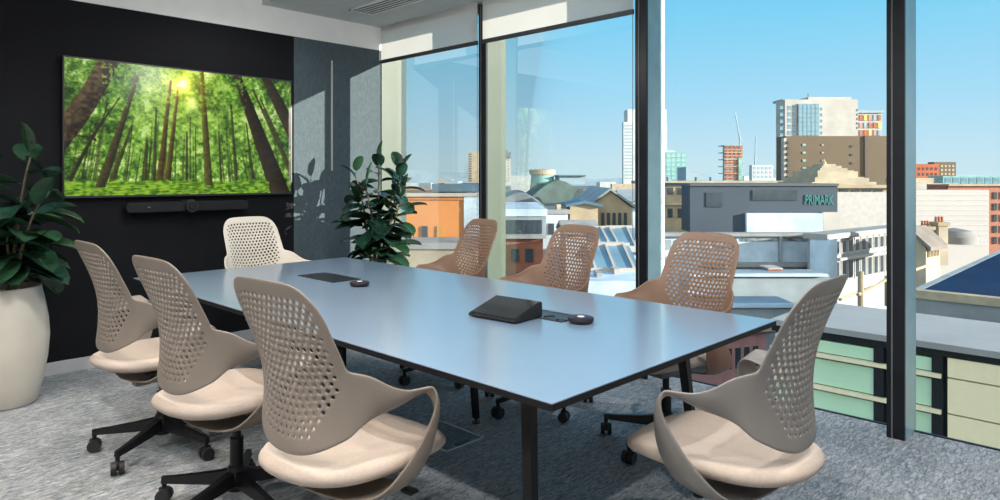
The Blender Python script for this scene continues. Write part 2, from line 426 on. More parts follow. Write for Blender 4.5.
def shell_mesh():
    bm = bmesh.new(); nc, nr = 17, 24
    V = {}
    for j in range(nr+1):
        for i in range(2*nc+1):
            V[i, j] = bm.verts.new(back_pt(-1+i/nc, j/nr))
    for j in range(nr):
        i0 = 0 if j % 2 == 0 else -1
        while i0 < 2*nc:
            a, c = max(i0, 0), min(i0+2, 2*nc)
            if c-a == 2:
                uc = -1+(a+1)/nc; vc = (j+.5)/nr
                edge = max(0, min(1, (.93-abs(uc))/.25))
                on = abs(uc) < .86 and 1.5/nr < vc < 1-1.6/nr
                bot = vc < .32 and abs(uc) > .35+vc*1.6
                ring = [V[a, j], V[a+1, j], V[a+2, j], V[a+2, j+1], V[a+1, j+1], V[a, j+1]]
                if on and not bot:
                    k = .30+.36*edge*min(1, max(0, (vc-.05)/.42))*min(1, (1.06-vc)/.16)
                    cen = sum((r.co for r in ring), Vector())/6
                    inner = []
                    wv = (V[a+2, j].co-V[a, j].co)/2*k; hv = (V[a+1, j+1].co-V[a+1, j].co)/2*k
                    rad = wv.length*1.0; eu = wv.normalized(); ev = (hv-eu*hv.dot(eu)).normalized()
                    for q in range(6):
                        ang = R_([210, 270, 330, 30, 90, 150][q])
                        inner.append(bm.verts.new(cen+eu*rad*math.cos(ang)+ev*rad*math.sin(ang)))
                    for q in range(6):
                        bm.faces.new((ring[q], ring[(q+1) % 6], inner[(q+1) % 6], inner[q]))
                else:
                    bm.faces.new((ring[0], ring[1], ring[4], ring[5])); bm.faces.new((ring[1], ring[2], ring[3], ring[4]))
            else:
                bm.faces.new((V[a, j], V[c, j], V[c, j+1], V[a, j+1]))
            i0 += 2
    # wings: arm loops that run forward, fold over and sweep back under the seat
    ja, jb = 0, 12
    Lp = [None, (-.150, .238, .622), (-.070, .252, .638), (.010, .256, .646), (.085, .256, .664), (.165, .262, .664), (.208, .276, .618), (.205, .280, .540), (.172, .272, .470), (.112, .245, .412), (.085, .15, .388), (.07, 0, .380)]
    Up = [None, (-.165, .262, .755), (-.090, .286, .722), (-.010, .304, .701), (.070, .314, .697), (.130, .322, .690), (.128, .328, .632), (.050, .322, .552), (-.05, .306, .477), (-.14, .262, .413), (-.175, .16, .385), (-.19, 0, .375)]
    for sg in (-1, 1):
        ii = 0 if sg < 0 else 2*nc
        base = [V[ii, j] for j in range(ja, jb+1)]
        L0, U0 = base[0].co, base[-1].co
        sx = lambda a: -.16+(a+.16)*.62 if a > -.16 else a
        Ls = [L0]+[Vector((sx(a), sg*b_, c)) for a, b_, c in Lp[1:]]; Us = [U0]+[Vector((sx(a), sg*b_, c)) for a, b_, c in Up[1:]]
        # phantom start points keep the tangent of the back
        def cr(P, t):
            n = len(P)-1; i = min(int(t*n), n-1); f_ = t*n-i
            p1, p2 = P[i], P[i+1]
            p0 = P[i-1] if i > 0 else (2*P[0]-P[1]); p3 = P[i+2] if i+2 <= n else (2*P[n]-P[n-1])
            return .5*((2*p1)+(p2-p0)*f_+(2*p0-5*p1+4*p2-p3)*f_*f_+(3*p1-p0-3*p2+p3)*f_**3)
        ns = 33; prev = base; n = jb-ja
        for k in range(1, ns+1):
            t = k/ns; l, u = cr(Ls, t), cr(Us, t)
            fall = max(0, 1-t/.18)**2
            nxt = []
            for q in range(n+1):
                w = q/n
                p = l.lerp(u, w)
                ru = L0.lerp(U0, w)
                p = p+(base[q].co-ru)*fall
                bul = .014*math.sin(w*math.pi)*min(1, t*5)
                dirn = Vector((0, sg, 0)) if t < .3 else (Vector((.4, sg*.9, -.2)) if t < .8 else Vector((0, 0, -1)))
                nxt.append(bm.verts.new(p+dirn.normalized()*bul))
            for q in range(n):
                fv = (prev[q], nxt[q], nxt[q+1], prev[q+1])
                bm.faces.new(fv if sg > 0 else fv[::-1])
            prev = nxt
    bmesh.ops.remove_doubles(bm, verts=bm.verts, dist=1e-4)
    bmesh.ops.recalc_face_normals(bm, faces=bm.faces)
    me = bpy.data.meshes.new('shell'); bm.to_mesh(me); bm.free()
    me.materials.append(m_shell)
    return bake(me, [('SMOOTH', dict(factor=.0, iterations=1)), ('SOLIDIFY', dict(thickness=.0075, offset=0)), ('SUBSURF', dict(levels=1, render_levels=1))])
def seat_mesh():
    bm = bmesh.new(); n = 56
    def outline(a, k):
        c, s_ = math.cos(a), math.sin(a)
        e = .80 if c > 0 else .95
        x = (abs(c)**e)*(1 if c > 0 else -1); y = (abs(s_)**.82)*(1 if s_ > 0 else -1)
        return Vector((-.025+(.318 if c > 0 else .280)*x*k, .247*y*k*(1-.06*max(0, -x)), 0))
    prof = [(.80, .414), (.90, .416), (.97, .424), (1.0, .438), (.985, .452), (.94, .466), (.85, .471), (.65, .468), (.4, .464), (.2, .462)]
    rings = []
    for k, z in prof:
        ring = []
        for i in range(n):
            p = outline(2*math.pi*i/n, k); xf = max(0, p.x-.10)/.16
            p.z = z+.006-.022*xf*xf+.016*(p.y/.247)**2+.02*max(0, (-p.x-.15)/.15)**2
            ring.append(bm.verts.new(p))
        rings.append(ring)
    for a, b_ in zip(rings, rings[1:]):
        for i in range(n): bm.faces.new((a[i], a[(i+1) % n], b_[(i+1) % n], b_[i]))
    bm.faces.new(rings[0][::-1]); bm.faces.new(rings[-1])
    me = bpy.data.meshes.new('seat_pad'); bm.to_mesh(me); bm.free(); me.materials.append(m_pad)
    return bake(me, [('SUBSURF', dict(levels=1, render_levels=1))])
shell_me = shell_mesh(); seat_me = seat_mesh()
def base_meshes():
    out = {}
    b = MB(); b.lathe([(.0, .07), (.034, .07), (.038, .10), (.036, .15), (.03, .165), (0, .165)], 24); out['hub'] = b.mesh('hub', m_met, True)
    b = MB()
    def ringp(x, w, z0, z1): return [(x, -w, z0), (x, w, z0), (x, w*.7, z1), (x, -w*.7, z1)]
    secs = [ringp(.02, .024, .095, .150), ringp(.12, .020, .088, .130), ringp(.24, .016, .083, .112), ringp(.312, .013, .080, .104)]
    vs = [[b.b.verts.new(p) for p in s_] for s_ in secs]
    for A, B in zip(vs, vs[1:]):
        for i in range(4): b.b.faces.new((A[i], A[(i+1) % 4], B[(i+1) % 4], B[i]))
    b.b.faces.new(vs[0][::-1]); b.b.faces.new(vs[-1])
    b.cyl((.305, 0, .104), (.305, 0, .05), .011, .009, 12)
    out['leg'] = b.mesh('base_leg', m_met, True)
    b = MB()
    b.cyl((0, .006, .029), (0, .027, .029), .029, .027, 24); b.cyl((0, -.006, .029), (0, -.027, .029), .029, .027, 24)
    b.cyl((0, -.008, .029), (0, .008, .029), .012, .012, 12)
    b.box(-.018, .020, -.007, .007, .038, .062, bevel=.003)
    out['caster'] = b.mesh('caster', m_wheel, True)
    b = MB(); b.cyl((0, 0, .16), (0, 0, .275), .026, .026, 20); b.cyl((0, 0, .27), (0, 0, .37), .0165, .0165, 20); out['column'] = b.mesh('column', m_met, True)
    b = MB(); b.box(-.10, .09, -.055, .055, .345, .384, bevel=.008); b.box(-.13, -.06, -.03, .03, .325, .365, bevel=.006); out['mech'] = b.mesh('mechanism', m_grey, True)
    b = MB(); b.tube([(.02, -.05, .362), (.03, -.14, .358), (.035, -.19, .352)], [.005, .005, .006], 8); b.box(.018, .055, -.225, -.18, .346, .356, bevel=.003); out['lever'] = b.mesh('lever', m_met, True)
    return out
BM_ = base_meshes()
m_sunlit = mat('sunlit_shell_plastic', (.25, .165, .118), .45, noise=.03, nscale=5, transl=.25, tcol=(.95, .55, .36))  # same taupe plastic, warm sunlight put into the colour for window-side chairs
m_bright_lit = mat('bright_lit_shell_plastic', (.74, .67, .58), .42, noise=.03, nscale=5)  # same plastic lightened for the light on the far-end chair
shell_sunlit = shell_me.copy(); shell_sunlit.materials.clear(); shell_sunlit.materials.append(m_sunlit)
shell_bright_lit = shell_me.copy(); shell_bright_lit.materials.clear(); shell_bright_lit.materials.append(m_bright_lit)
shell_grey_lit = shell_me.copy(); shell_grey_lit.materials.clear(); shell_grey_lit.materials.append(mat('grey_lit_shell_plastic', (.20, .190, .182), .45, noise=.03, nscale=5, transl=.10, tcol=(.7, .45, .3)))  # same plastic greyed for the light on the near-end chair
def make_chair():
    o = empty('task_chair', (0, 0, 0), 0, 'x', 'chair', 'task chairs around the meeting table')
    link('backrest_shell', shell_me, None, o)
    link('seat_pad', seat_me, None, o)
    link('mechanism', BM_['mech'], None, o); link('lever', BM_['lever'], None, o)
    link('gas_column', BM_['column'], None, o); link('hub', BM_['hub'], None, o)
    for k in range(5):
        a = R_(72*k+BASE)
        l = link('base_leg', BM_['leg'], None, o, rz=a)
        c = link('caster', BM_['caster'], None, l, loc=(.305+.0, 0, 0), rz=R_([40, 75, -30, 110, 10][k]))
    return o
def place(o, x, y, deg, lab, base=None, s=1.0):
    o.location = (x, y, 0); o.rotation_euler.z = R_(deg); o['label'] = lab; o.scale = (s, s, s)
    if base is not None:
        legs = [c for c in o.children if c.name.startswith('base_leg')]
        for k, l in enumerate(legs): l.rotation_euler.z = R_(base-deg+72*k)
BASE = 0
ch = make_chair()
specs = [
 (1.235, 1.83, 5, 'beige task chair nearest the camera on the left side of the table', 20),
 (1.205, 2.62, 4, 'beige task chair in the middle of the three left of the table', 200),
 (1.22, 3.45, 2, 'beige task chair left of the table, last one before the dark wall', 215),
 (2.29, 4.42, -86, 'task chair with sunlit-pale shell colour at the far table end under the video bar', 30),
 (2.95, 3.39, 168, 'task chair with sunlit-tan shell colour at the window side closest to the potted plant', 250),
 (2.94, 2.56, 170, 'task chair with sunlit-tan shell colour at the window side, middle of the three by the glass', 250),
 (2.935, 1.72, 170, 'task chair with sunlit-tan shell colour at the window side, nearest the wide dark mullion', 250),
 (2.035, 1.00, 91, 'task chair with shell colour greyed for its light at the near end of the table, its back towards the camera', 70),
]
for i, (x, y, dg_, lab, bs) in enumerate(specs):
    o = ch if i == 0 else copy_tree(ch)
    place(o, x, y, dg_, lab, bs)
    if i == 7: [c for c in o.children if c.name.startswith('backrest_shell')][0].data = shell_grey_lit
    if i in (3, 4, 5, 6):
        [c for c in o.children if c.name.startswith('backrest_shell')][0].data = shell_bright_lit if i == 3 else shell_sunlit

# ------------------------------------------------------------------ meeting table and what lies on it
TH = .73
tx0, tx1, ty0, ty1 = 1.324, 2.728, 1.10, 4.20
tb = empty('meeting_table', ((tx0+tx1)/2, (ty0+ty1)/2, 0), 0, 'long blue-grey meeting table with black edge and splayed black legs', 'table')
cx_, cy_ = (tx0+tx1)/2, (ty0+ty1)/2
m_top = mat('blue_grey_laminate', (.160, .225, .310), .30, noise=.03, nscale=2, bump=.03, bscale=500, spec=1.0, coat=.6)
hx, hy = (tx1-tx0)/2, (ty1-ty0)/2
MB().box(-hx, hx, -hy, hy, TH-.004, TH, bevel=.001, seg=1).build('tabletop', m_top, tb)
MB().box(-hx, hx, -hy, hy, TH-.022, TH-.004).build('edge_band', mat('black_edge', (.006, .006, .008), .5, spec=.2, noise=.1), tb)
b = MB()
b.box(-hx+.22, -hx+.27, -hy+.3, hy-.3, TH-.075, TH-.022); b.box(hx-.27, hx-.22, -hy+.3, hy-.3, TH-.075, TH-.022)
for yy in (-hy+.32, 0.05, hy-.32): b.box(-hx+.22, hx-.22, yy-.03, yy+.03, TH-.075, TH-.022)
b.build('underframe', m_met, tb)
def leg(xt, yt, xb, yb):
    b = MB(); w = .020; v = .017
    b.hexa([(xb-v*.75, yb-w*.75, .025), (xb+v*.75, yb-w*.75, .025), (xb+v*.75, yb+w*.75, .025), (xb-v*.75, yb+w*.75, .025)],
           [(xt-v, yt-w, TH-.022), (xt+v, yt-w, TH-.022), (xt+v, yt+w, TH-.022), (xt-v, yt+w, TH-.022)])
    l = b.build('leg', m_met, tb)
    MB().cyl((xb, yb, 0), (xb, yb, .012), .022, .02, 16).cyl((xb, yb, .01), (xb, yb, .03), .008, .008, 10).build('foot', m_plast, l, True)
W_ = lambda x, y: (x-cx_, y-cy_)
for t, bt in (((1.56, 1.39), (1.51, 1.33)), ((2.53, 1.42), (2.56, 1.35)), ((1.53, 2.40), (1.47, 2.38)), ((2.45, 2.62), (2.50, 2.60)), ((1.56, 3.88), (1.50, 3.94)), ((2.50, 3.88), (2.55, 3.94))):
    leg(*W_(*t), *W_(*bt))
# cable flap (far), part of the table
MB().box(*(-.09, .09), -.19, .19, 0, .003).build('cable_flap', mat('flap_black', (.010, .010, .012), .3, noise=.1), tb, loc=(2.11-cx_, 3.41-cy_, TH))
pt = MB(); pt.box(-.075, .075, -.17, .17, 0, .0025); o = pt.build('cable_port', mat('port_metal', (.02, .02, .022), .3), tb, loc=(2.165-cx_, 1.86-cy_, TH))
MB().box(.055, .075, -.165, .165, .0025, .006).build('port_rim', mat('brushed_rim', (.55, .57, .6), .25, metal=.9), o)
# touch console
ca = math.atan2(1.772-2.023, 1.9-1.916)
tc_ = empty('touch_console', (2.03, 1.925, TH+.0035), R_(4), 'black wedge-shaped touch console lying on the table', 'console')
b = MB(); w2 = .125
b.hexa([(-.105, -w2, .0), (.075, -w2, .0), (.075, w2, .0), (-.105, w2, .0)], [(-.105, -w2, .012), (.075, -w2, .062), (.075, w2, .062), (-.105, w2, .012)])
bmesh.ops.bevel(b.b, geom=b.b.edges[:], offset=.004, segments=2, affect='EDGES')
b.build('housing', m_plast2, tc_, True)
Mt = Matrix.Translation((-.015, 0, .0385)) @ Matrix.Rotation(-math.atan2(.05, .18), 4, 'Y')
MB().box(-.085, .085, -w2+.009, w2-.009, -.001, .0015, M=Mt).build('screen', mat('console_glass', (.008, .008, .010), .06, coat=1, spec=.8), tc_)
m_puck = mat('puck_dark', (.020, .015, .018), .4, spec=.3, noise=.1)
def puck(x, y, lab):
    o = empty('microphone_puck', (x, y, TH), 0, lab, 'microphone', 'table microphones')
    MB().lathe([(0, 0), (.040, 0), (.049, .006), (.052, .014), (.050, .021), (.044, .0235), (0, .0235)], 40).build('body', m_puck, o, True)
    MB().lathe([(0, .0235), (.015, .0235), (.015, .0247), (0, .0247)], 24).build('button', mat('pale_button', (.6, .6, .62), .4), o, True)
puck(2.145, 1.635, 'round dark table microphone beside the touch console')
puck(2.06, 3.03, 'round dark table microphone beside the far cable flap')
b = MB(); b.tube([(2.115, 1.80, TH+.006), (2.13, 1.76, TH+.010), (2.10, 1.72, TH+.005), (2.12, 1.70, TH+.005), (2.10, 1.68, TH+.006), (2.135, 1.67, TH+.010)], .003, 8)
tag(b.build('cable', m_plast, None, True), 'short black cable between touch console and microphone', 'cable')
# floor box
fb = empty('floor_box', (2.26, 2.585, 0), R_(0), 'square carpeted floor box with a bright metal rim under the table', 'floor box')
b = MB(); e = .125; e2 = .165
for a in ((-e, e, -e2, -e2+.008), (-e, e, e2-.008, e2), (-e, -e+.008, -e2, e2), (e-.008, e, -e2, e2)): b.box(*a, 0, .004)
b.build('rim', mat('steel_rim', (.80, .84, .86), .35, metal=.2), fb)
MB().box(-e+.008, e-.008, -e2+.008, e2-.008, 0, .003).build('lid', mat('lid_carpet', (.20, .225, .24), 1, noise=.3, nscale=60, bump=.5, bscale=90), fb)
MB().box(-.04, .04, -e2+.012, -e2+.04, .003, .005).build('cable_hatch', m_plast, fb)

# ------------------------------------------------------------------ rubber plants
m_leaf = mat('rubber_leaf', (.018, .056, .028), .20, noise=.5, nscale=7, spec=.7, transl=.10)
m_leaf2 = mat('rubber_leaf_deep', (.012, .040, .028), .22, noise=.5, nscale=7, spec=.7, transl=.06)
m_stem = mat('plant_stem', (.10, .085, .05), .7, noise=.3, nscale=30)
m_soil = mat('clay_pebbles', (.16, .10, .06), .9, noise=.5, nscale=60, bump=1, bscale=60)
m_pot = mat('cream_fluted_ceramic', (.58, .54, .47), .45, noise=.05, nscale=3)
def leaf_into(b, base, d, L, W, droop, roll):
    d = Vector(d).normalized(); up = Vector((0, 0, 1))
    side = d.cross(up)
    if side.length < .1: side = Vector((1, 0, 0))
    side.normalize(); side = Matrix.Rotation(roll, 3, d) @ side
    n = 9; rows = []; p = Vector(base); cur = d.copy()
    pet = p+cur*.03
    b.tube([p, pet], [.003, .0025], 5)
    p = pet
    for i in range(n+1):
        t = i/n; w = W/2*(math.sin(math.pi*min(1, t*1.0))**.5)*(1-.12*t) if 0 < t < 1 else .0015
        nor = side.cross(cur).normalized()
        if nor.z < 0: nor = -nor
        rows.append([p-side*w+nor*w*.30, p-side*w*.5+nor*w*.08, p-nor*.001, p+side*w*.5+nor*w*.08, p+side*w+nor*w*.30])
        cur = (cur+Vector((0, 0, -1))*droop/n).normalized(); side = (side-cur*side.dot(cur)).normalized()
        p = p+cur*L/n
    vs = [[b.b.verts.new(q) for q in r] for r in rows]
    for A, B in zip(vs, vs[1:]):
        for i in range(4): b.b.faces.new((A[i], A[i+1], B[i+1], B[i]))
def plant(x, y, lab, pot_prof, ztop, stems, seed, nl, Lf, group_mat):
    rnd = random.Random(seed)
    o = empty('potted_rubber_plant', (x, y, 0), 0, lab, 'plant')
    MB().lathe(pot_prof, 64).build('planter', m_pot, o, True, ang=50)
    zs = pot_prof[-1][1]
    b = MB(); b.lathe([(0, zs-.005), (pot_prof[-1][0]-.002, zs-.008), (pot_prof[-1][0]-.002, zs-.02), (0, zs-.02)], 32)
    for k in range(60):
        a = rnd.uniform(0, 6.28); r = rnd.uniform(0, pot_prof[-1][0]-.03)
        bmesh.ops.create_icosphere(b.b, subdivisions=1, radius=rnd.uniform(.010, .018), matrix=Matrix.Translation((r*math.cos(a), r*math.sin(a), zs-.003)))
    b.build('clay_pebbles', m_soil, o, True)
    bs = MB(); bl = MB(); bl2 = MB()
    for (dx, dy, hz, lx, ly) in stems:
        pts = []
        for i in range(9):
            t = i/8; pts.append(Vector((dx+lx*t**1.4+.01*math.sin(5*t+dx*50), dy+ly*t**1.4, zs-.02+(hz-zs+.02)*t)))
        bs.tube(pts, [.012-.007*i/8 for i in range(9)], 8)
        ang = rnd.uniform(0, 6.28)
        for k in range(nl):
            t = .22+.78*k/(nl-1); ang += R_(137.5)+rnd.uniform(-.3, .3)
            q = t*8; i = min(int(q), 7); p = pts[i].lerp(pts[i+1], q-i)
            el = rnd.uniform(-.15, .45)+1.0*max(0, t-.80)/.2
            d = (math.cos(ang)*math.cos(el), math.sin(ang)*math.cos(el), math.sin(el))
            sc = rnd.uniform(.85, 1.15)*(1-.30*max(0, t-.8)/.2)
            leaf_into(bl if rnd.random() < .55 else bl2, p, d, Lf*sc, Lf*.66*sc, rnd.uniform(.3, 1.0), rnd.uniform(-.35, .35))
    bs.build('stems', m_stem, o, True)
    for q, mm in ((bl, m_leaf), (bl2, m_leaf2)):
        me = q.mesh('foliage', mm, True, 180)
        link('foliage', me, None, o)
    return o
pot_big = [(.10, 0), (.150, .0), (.165, .012), (.195, .12), (.222, .26), (.232, .38), (.226, .48), (.208, .58), (.192, .645), (.188, .672), (.178, .676), (.172, .668), (.170, .64)]
pot_big = [(r*.90, z) for r, z in pot_big]
plant(.83, 4.76, 'tall rubber plant in a cream rounded planter against the dark wall', pot_big, 1.5,
      [(0, 0, 1.42, .10, -.12), (.03, .03, 1.26, .16, -.10), (-.04, .02, 1.25, -.12, .04), (.01, -.05, 1.12, .10, -.14), (.0, .0, 1.0, .0, -.08)], 11, 13, .27, 0)
pot2 = [(.09, 0), (.135, 0), (.15, .012), (.17, .1), (.19, .25), (.195, .36), (.18, .46), (.165, .50), (.155, .50), (.15, .48)]
plant(3.32, 4.62, 'bushy rubber plant by the window corner behind the table', pot2, 1.5,
      [(0, 0, 1.42, .02, .0), (.03, .02, 1.36, .13, -.10), (-.04, .01, 1.33, -.12, .08), (.0, -.05, 1.16, .13, -.13), (.02, .04, 1.10, -.10, .12), (-.02, -.02, 1.0, -.03, -.05), (.03, -.03, 1.28, .05, -.16), (-.03, -.03, 1.22, -.13, -.04)], 5, 15, .235, 0)

# ------------------------------------------------------------------ world, sun, lamps
w = bpy.data.worlds.new('sky'); scene.world = w; w.use_nodes = True
N = w.node_tree.nodes; L = w.node_tree.links
bg = N['Background']; tcw = N.new('ShaderNodeTexCoord'); sp = N.new('ShaderNodeSeparateXYZ'); rw = N.new('ShaderNodeValToRGB')
L.new(tcw.outputs['Generated'], sp.inputs[0]); L.new(sp.outputs['Z'], rw.inputs[0])
e_ = rw.color_ramp.elements
def lin(r, g, b): return tuple(((c/255+.055)/1.055)**2.4 for c in (r, g, b))+(1,)
e_[0].position = 0; e_[0].color = lin(196, 221, 229)
e_[1].position = 1; e_[1].color = lin(60, 140, 205)
for p_, c_ in ((.03, (190, 219, 232)), (.10, (165, 212, 236)), (.22, (124, 201, 235)), (.45, (96, 182, 228))):
    q = e_.new(p_); q.color = lin(*c_)
# warm glow added to the unseen sky behind this building, to brighten facades
vm = N.new('ShaderNodeVectorMath'); vm.operation = 'DOT_PRODUCT'; vm.inputs[1].default_value = Vector((-.75, -.62, .22)).normalized()
L.new(tcw.outputs['Generated'], vm.inputs[0])
mx_ = N.new('ShaderNodeMath'); mx_.operation = 'MAXIMUM'; L.new(vm.outputs['Value'], mx_.inputs[0]); mx_.inputs[1].default_value = 0
pw = N.new('ShaderNodeMath'); pw.operation = 'POWER'; L.new(mx_.outputs[0], pw.inputs[0]); pw.inputs[1].default_value = 1.6
cm = N.new('ShaderNodeMix'); cm.data_type = 'RGBA'; cm.blend_type = 'ADD'; cm.inputs['B'].default_value = (2.0, 1.68, 1.2, 1)
L.new(pw.outputs[0], cm.inputs['Factor']); L.new(rw.outputs[0], cm.inputs['A'])
L.new(cm.outputs['Result'], bg.inputs[0]); bg.inputs[1].default_value = 1.15
sd = bpy.data.lights.new('sun', 'SUN'); sd.energy = 14.; sd.angle = R_(.5); sd.color = (1., .90, .76)
so = bpy.data.objects.new('sun', sd); col.objects.link(so)
so.rotation_euler = Vector((1, -2.33, .51)).to_track_quat('Z', 'Y').to_euler()
def area(name, loc, size, power, color, rot=(0, 0, 0), sy=None):
    l = bpy.data.lights.new(name, 'AREA'); l.energy = power; l.color = color; l.size = size
    if sy: l.shape = 'RECTANGLE'; l.size_y = sy
    o = bpy.data.objects.new(name, l); col.objects.link(o); o.location = loc; o.rotation_euler = rot
    return o
def spot(x, y, power, color=(1, .86, .72), ang=75):
    l = bpy.data.lights.new('downlight_and_fill', 'SPOT'); l.energy = power; l.color = color; l.spot_size = R_(ang); l.spot_blend = .5; l.shadow_soft_size = .035
    o = bpy.data.objects.new('downlight_and_fill_lamp', l); col.objects.link(o); o.location = (x, y, ZC-.02)
for (x, y) in ((.35, 2.2), (.35, 3.7), (.9, .6), (1.6, -.6), (.2, .6), (.9, 2.9)): spot(x, y, 70)
for (x, y, p) in ((-.6, .2, 60), (-.6, 2.2, 60), (-.6, 4.0, 50), (1.4, -.4, 60), (1.6, 1.6, 50), (1.6, 3.3, 45), (2.3, .3, 50), (2.3, 4.4, 16)):
    spot(x, y, p*1.9, (1, .97, .93), 150)  # added wide fill spots that lift the whole room
for (x, y) in ((3.1, -1.2), (3.2, .4), (3.1, 2.1), (3.1, 3.6)): spot(x, y, 110, (.84, .92, 1), 150)  # added cool fill spots that brighten the carpet near the windows
for (x, y, z) in ((2.4, 3.3, 2.3), (.4, .9, 2.3)):
    l = bpy.data.lights.new('ambient', 'POINT'); l.energy = 20; l.shadow_soft_size = .05; l.color = (1, .97, .94)
    o = bpy.data.objects.new('added_fill_light', l); col.objects.link(o); o.location = (x, y, z)  # added point fill for ceiling band and upper walls, no pendant here
scene.view_settings.view_transform = 'Standard'; scene.view_settings.look = 'None'
scene.view_settings.exposure = 0; scene.view_settings.gamma = 1
scene.cycles.max_bounces = 8; scene.cycles.transparent_max_bounces = 12
scene.cycles.sample_clamp_indirect = 6
# ------------------------------------------------------------------ the city outside (the room is on the fifth floor)
GZ = -19.0
def at(px, D): return Fv*D+Rv*((px-500)/FPX*D) if False else Vector((Fv.x*D+Rv.x*(px-500)/FPX*D, Fv.y*D+Rv.y*(px-500)/FPX*D))
def zat(py, D): return CAMZ-(py-HOR)/FPX*D
TH0 = math.atan2(Rv.y, Rv.x)
def ext(name, c, n=.10, ns=.3, rough=.8, **k): return mat(name, c, rough, noise=n, nscale=ns, **k)
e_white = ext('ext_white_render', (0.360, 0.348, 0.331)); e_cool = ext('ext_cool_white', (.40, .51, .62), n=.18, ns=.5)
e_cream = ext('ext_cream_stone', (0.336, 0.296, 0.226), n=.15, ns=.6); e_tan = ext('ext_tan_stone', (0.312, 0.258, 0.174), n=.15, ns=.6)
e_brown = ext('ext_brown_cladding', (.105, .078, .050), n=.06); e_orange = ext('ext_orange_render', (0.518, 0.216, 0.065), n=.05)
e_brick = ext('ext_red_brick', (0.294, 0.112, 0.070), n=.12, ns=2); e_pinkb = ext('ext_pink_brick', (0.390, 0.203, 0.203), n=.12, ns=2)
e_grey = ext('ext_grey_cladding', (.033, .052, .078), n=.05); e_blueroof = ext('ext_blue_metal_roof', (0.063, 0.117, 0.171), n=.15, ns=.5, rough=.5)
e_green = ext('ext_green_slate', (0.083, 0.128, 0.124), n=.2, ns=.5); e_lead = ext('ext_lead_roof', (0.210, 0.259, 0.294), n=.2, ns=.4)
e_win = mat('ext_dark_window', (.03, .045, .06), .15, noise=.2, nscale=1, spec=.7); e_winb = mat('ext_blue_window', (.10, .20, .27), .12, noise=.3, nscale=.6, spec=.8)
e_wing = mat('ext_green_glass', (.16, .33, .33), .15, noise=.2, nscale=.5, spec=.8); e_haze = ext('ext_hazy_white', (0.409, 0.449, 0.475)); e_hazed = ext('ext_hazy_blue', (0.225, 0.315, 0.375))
e_teal = mat('sign_teal', (.0, .13, .14), .6, noise=.05); e_concrete = ext('ext_concrete', (0.238, 0.245, 0.245), n=.15, ns=.8); e_redor = ext('ext_red_orange', (0.330, 0.078, 0.030))
class Bld:
    def __init__(s, name, lab, cat, px0, px1, D, ytop, wall, dd=12, rot=0, group=None, zb=GZ, ybot=None, roof=None):
        """front face from px0 to px1 at distance D; turned about its left front corner by rot degrees"""
        p = at(px0, D); dd = dd*(.3 if px0 > 600 else 1); s.D = D; s.w = (px1-px0)/FPX*D; s.dd = dd; s.zt = zat(ytop, D); s.zb = zb if ybot is None else zat(ybot, D)
        s.o = empty(name, (p.x, p.y, s.zb), TH0+R_(rot), lab, cat, group); s.h = s.zt-s.zb
        MB().box(0, s.w, 0, dd, 0, s.h).build('wall', wall, s.o)
        if roof: MB().box(-.15, s.w+.15, -.15, dd+.15, s.h, s.h+.35).build('roof', roof, s.o)
    def z(s, py): return zat(py, s.D)-s.zb
    def x(s, px, D=None): return (px-500)/FPX*s.D-((s.o.location.x*Rv.x+s.o.location.y*Rv.y))
    def box(s, nm, m, px0, px1, yt, yb, y0=-.1, y1=.2):
        return MB().box(s.x(px0), s.x(px1), y0, y1, s.z(yb), s.z(yt)).build(nm, m, s.o)
    def grid(s, x0, x1, z0, z1, nx, nz, m, fw=.6, fh=.6, side=0, nm='window', t=.06):
        """nx by nz windows on the front (side 0) or on the left end (side 1); metres in the wall's own frame"""
        cw, chh = (x1-x0)/nx, (z1-z0)/nz
        b = MB()
        if side == 0: b.box(-cw*fw/2, cw*fw/2, -t, .05, -chh*fh/2, chh*fh/2)
        elif side == 1: b.box(-t, .05, -cw*fw/2, cw*fw/2, -chh*fh/2, chh*fh/2)
        else: b.box(-.05, t, -cw*fw/2, cw*fw/2, -chh*fh/2, chh*fh/2)
        me = b.mesh(nm, m)
        for i in range(nx):
            for j in range(nz):
                c = x0+(i+.5)*cw
                loc = (c, 0, z0+(j+.5)*chh) if side == 0 else ((0, c, z0+(j+.5)*chh) if side == 1 else (s.w, c, z0+(j+.5)*chh))
                link(nm, me, None, s.o, loc)
    def pgrid(s, px0, px1, yt, yb, nx, nz, m, fw=.6, fh=.6, nm='window', t=.06): s.grid(s.x(px0), s.x(px1), s.z(yb), s.z(yt), nx, nz, m, fw, fh, 0, nm, t)

struct(MB().box(-700, 2600, -1400, 2600, GZ-.5, GZ).build('ground', ext('city_ground', (0.128, 0.136, 0.136), n=.3, ns=.05)))
# far hills
b = MB(); rnd = random.Random(2)
P0 = at(-100, 1800); P1 = at(1100, 1800); n = 60
for i in range(n):
    a = P0.lerp(P1, i/n); c = P0.lerp(P1, (i+1)/n)
    h = lambda k: 14+10*math.sin(k*.31)+6*math.sin(k*.83+1)
    b.poly([(a.x, a.y, GZ-2), (c.x, c.y, GZ-2), (c.x+30, c.y+30, h(i+1)), (a.x+30, a.y+30, h(i))])
struct(b.build('hills', mat('hazy_hills', (.20, .28, .34), 1, noise=.1, nscale=.01)))

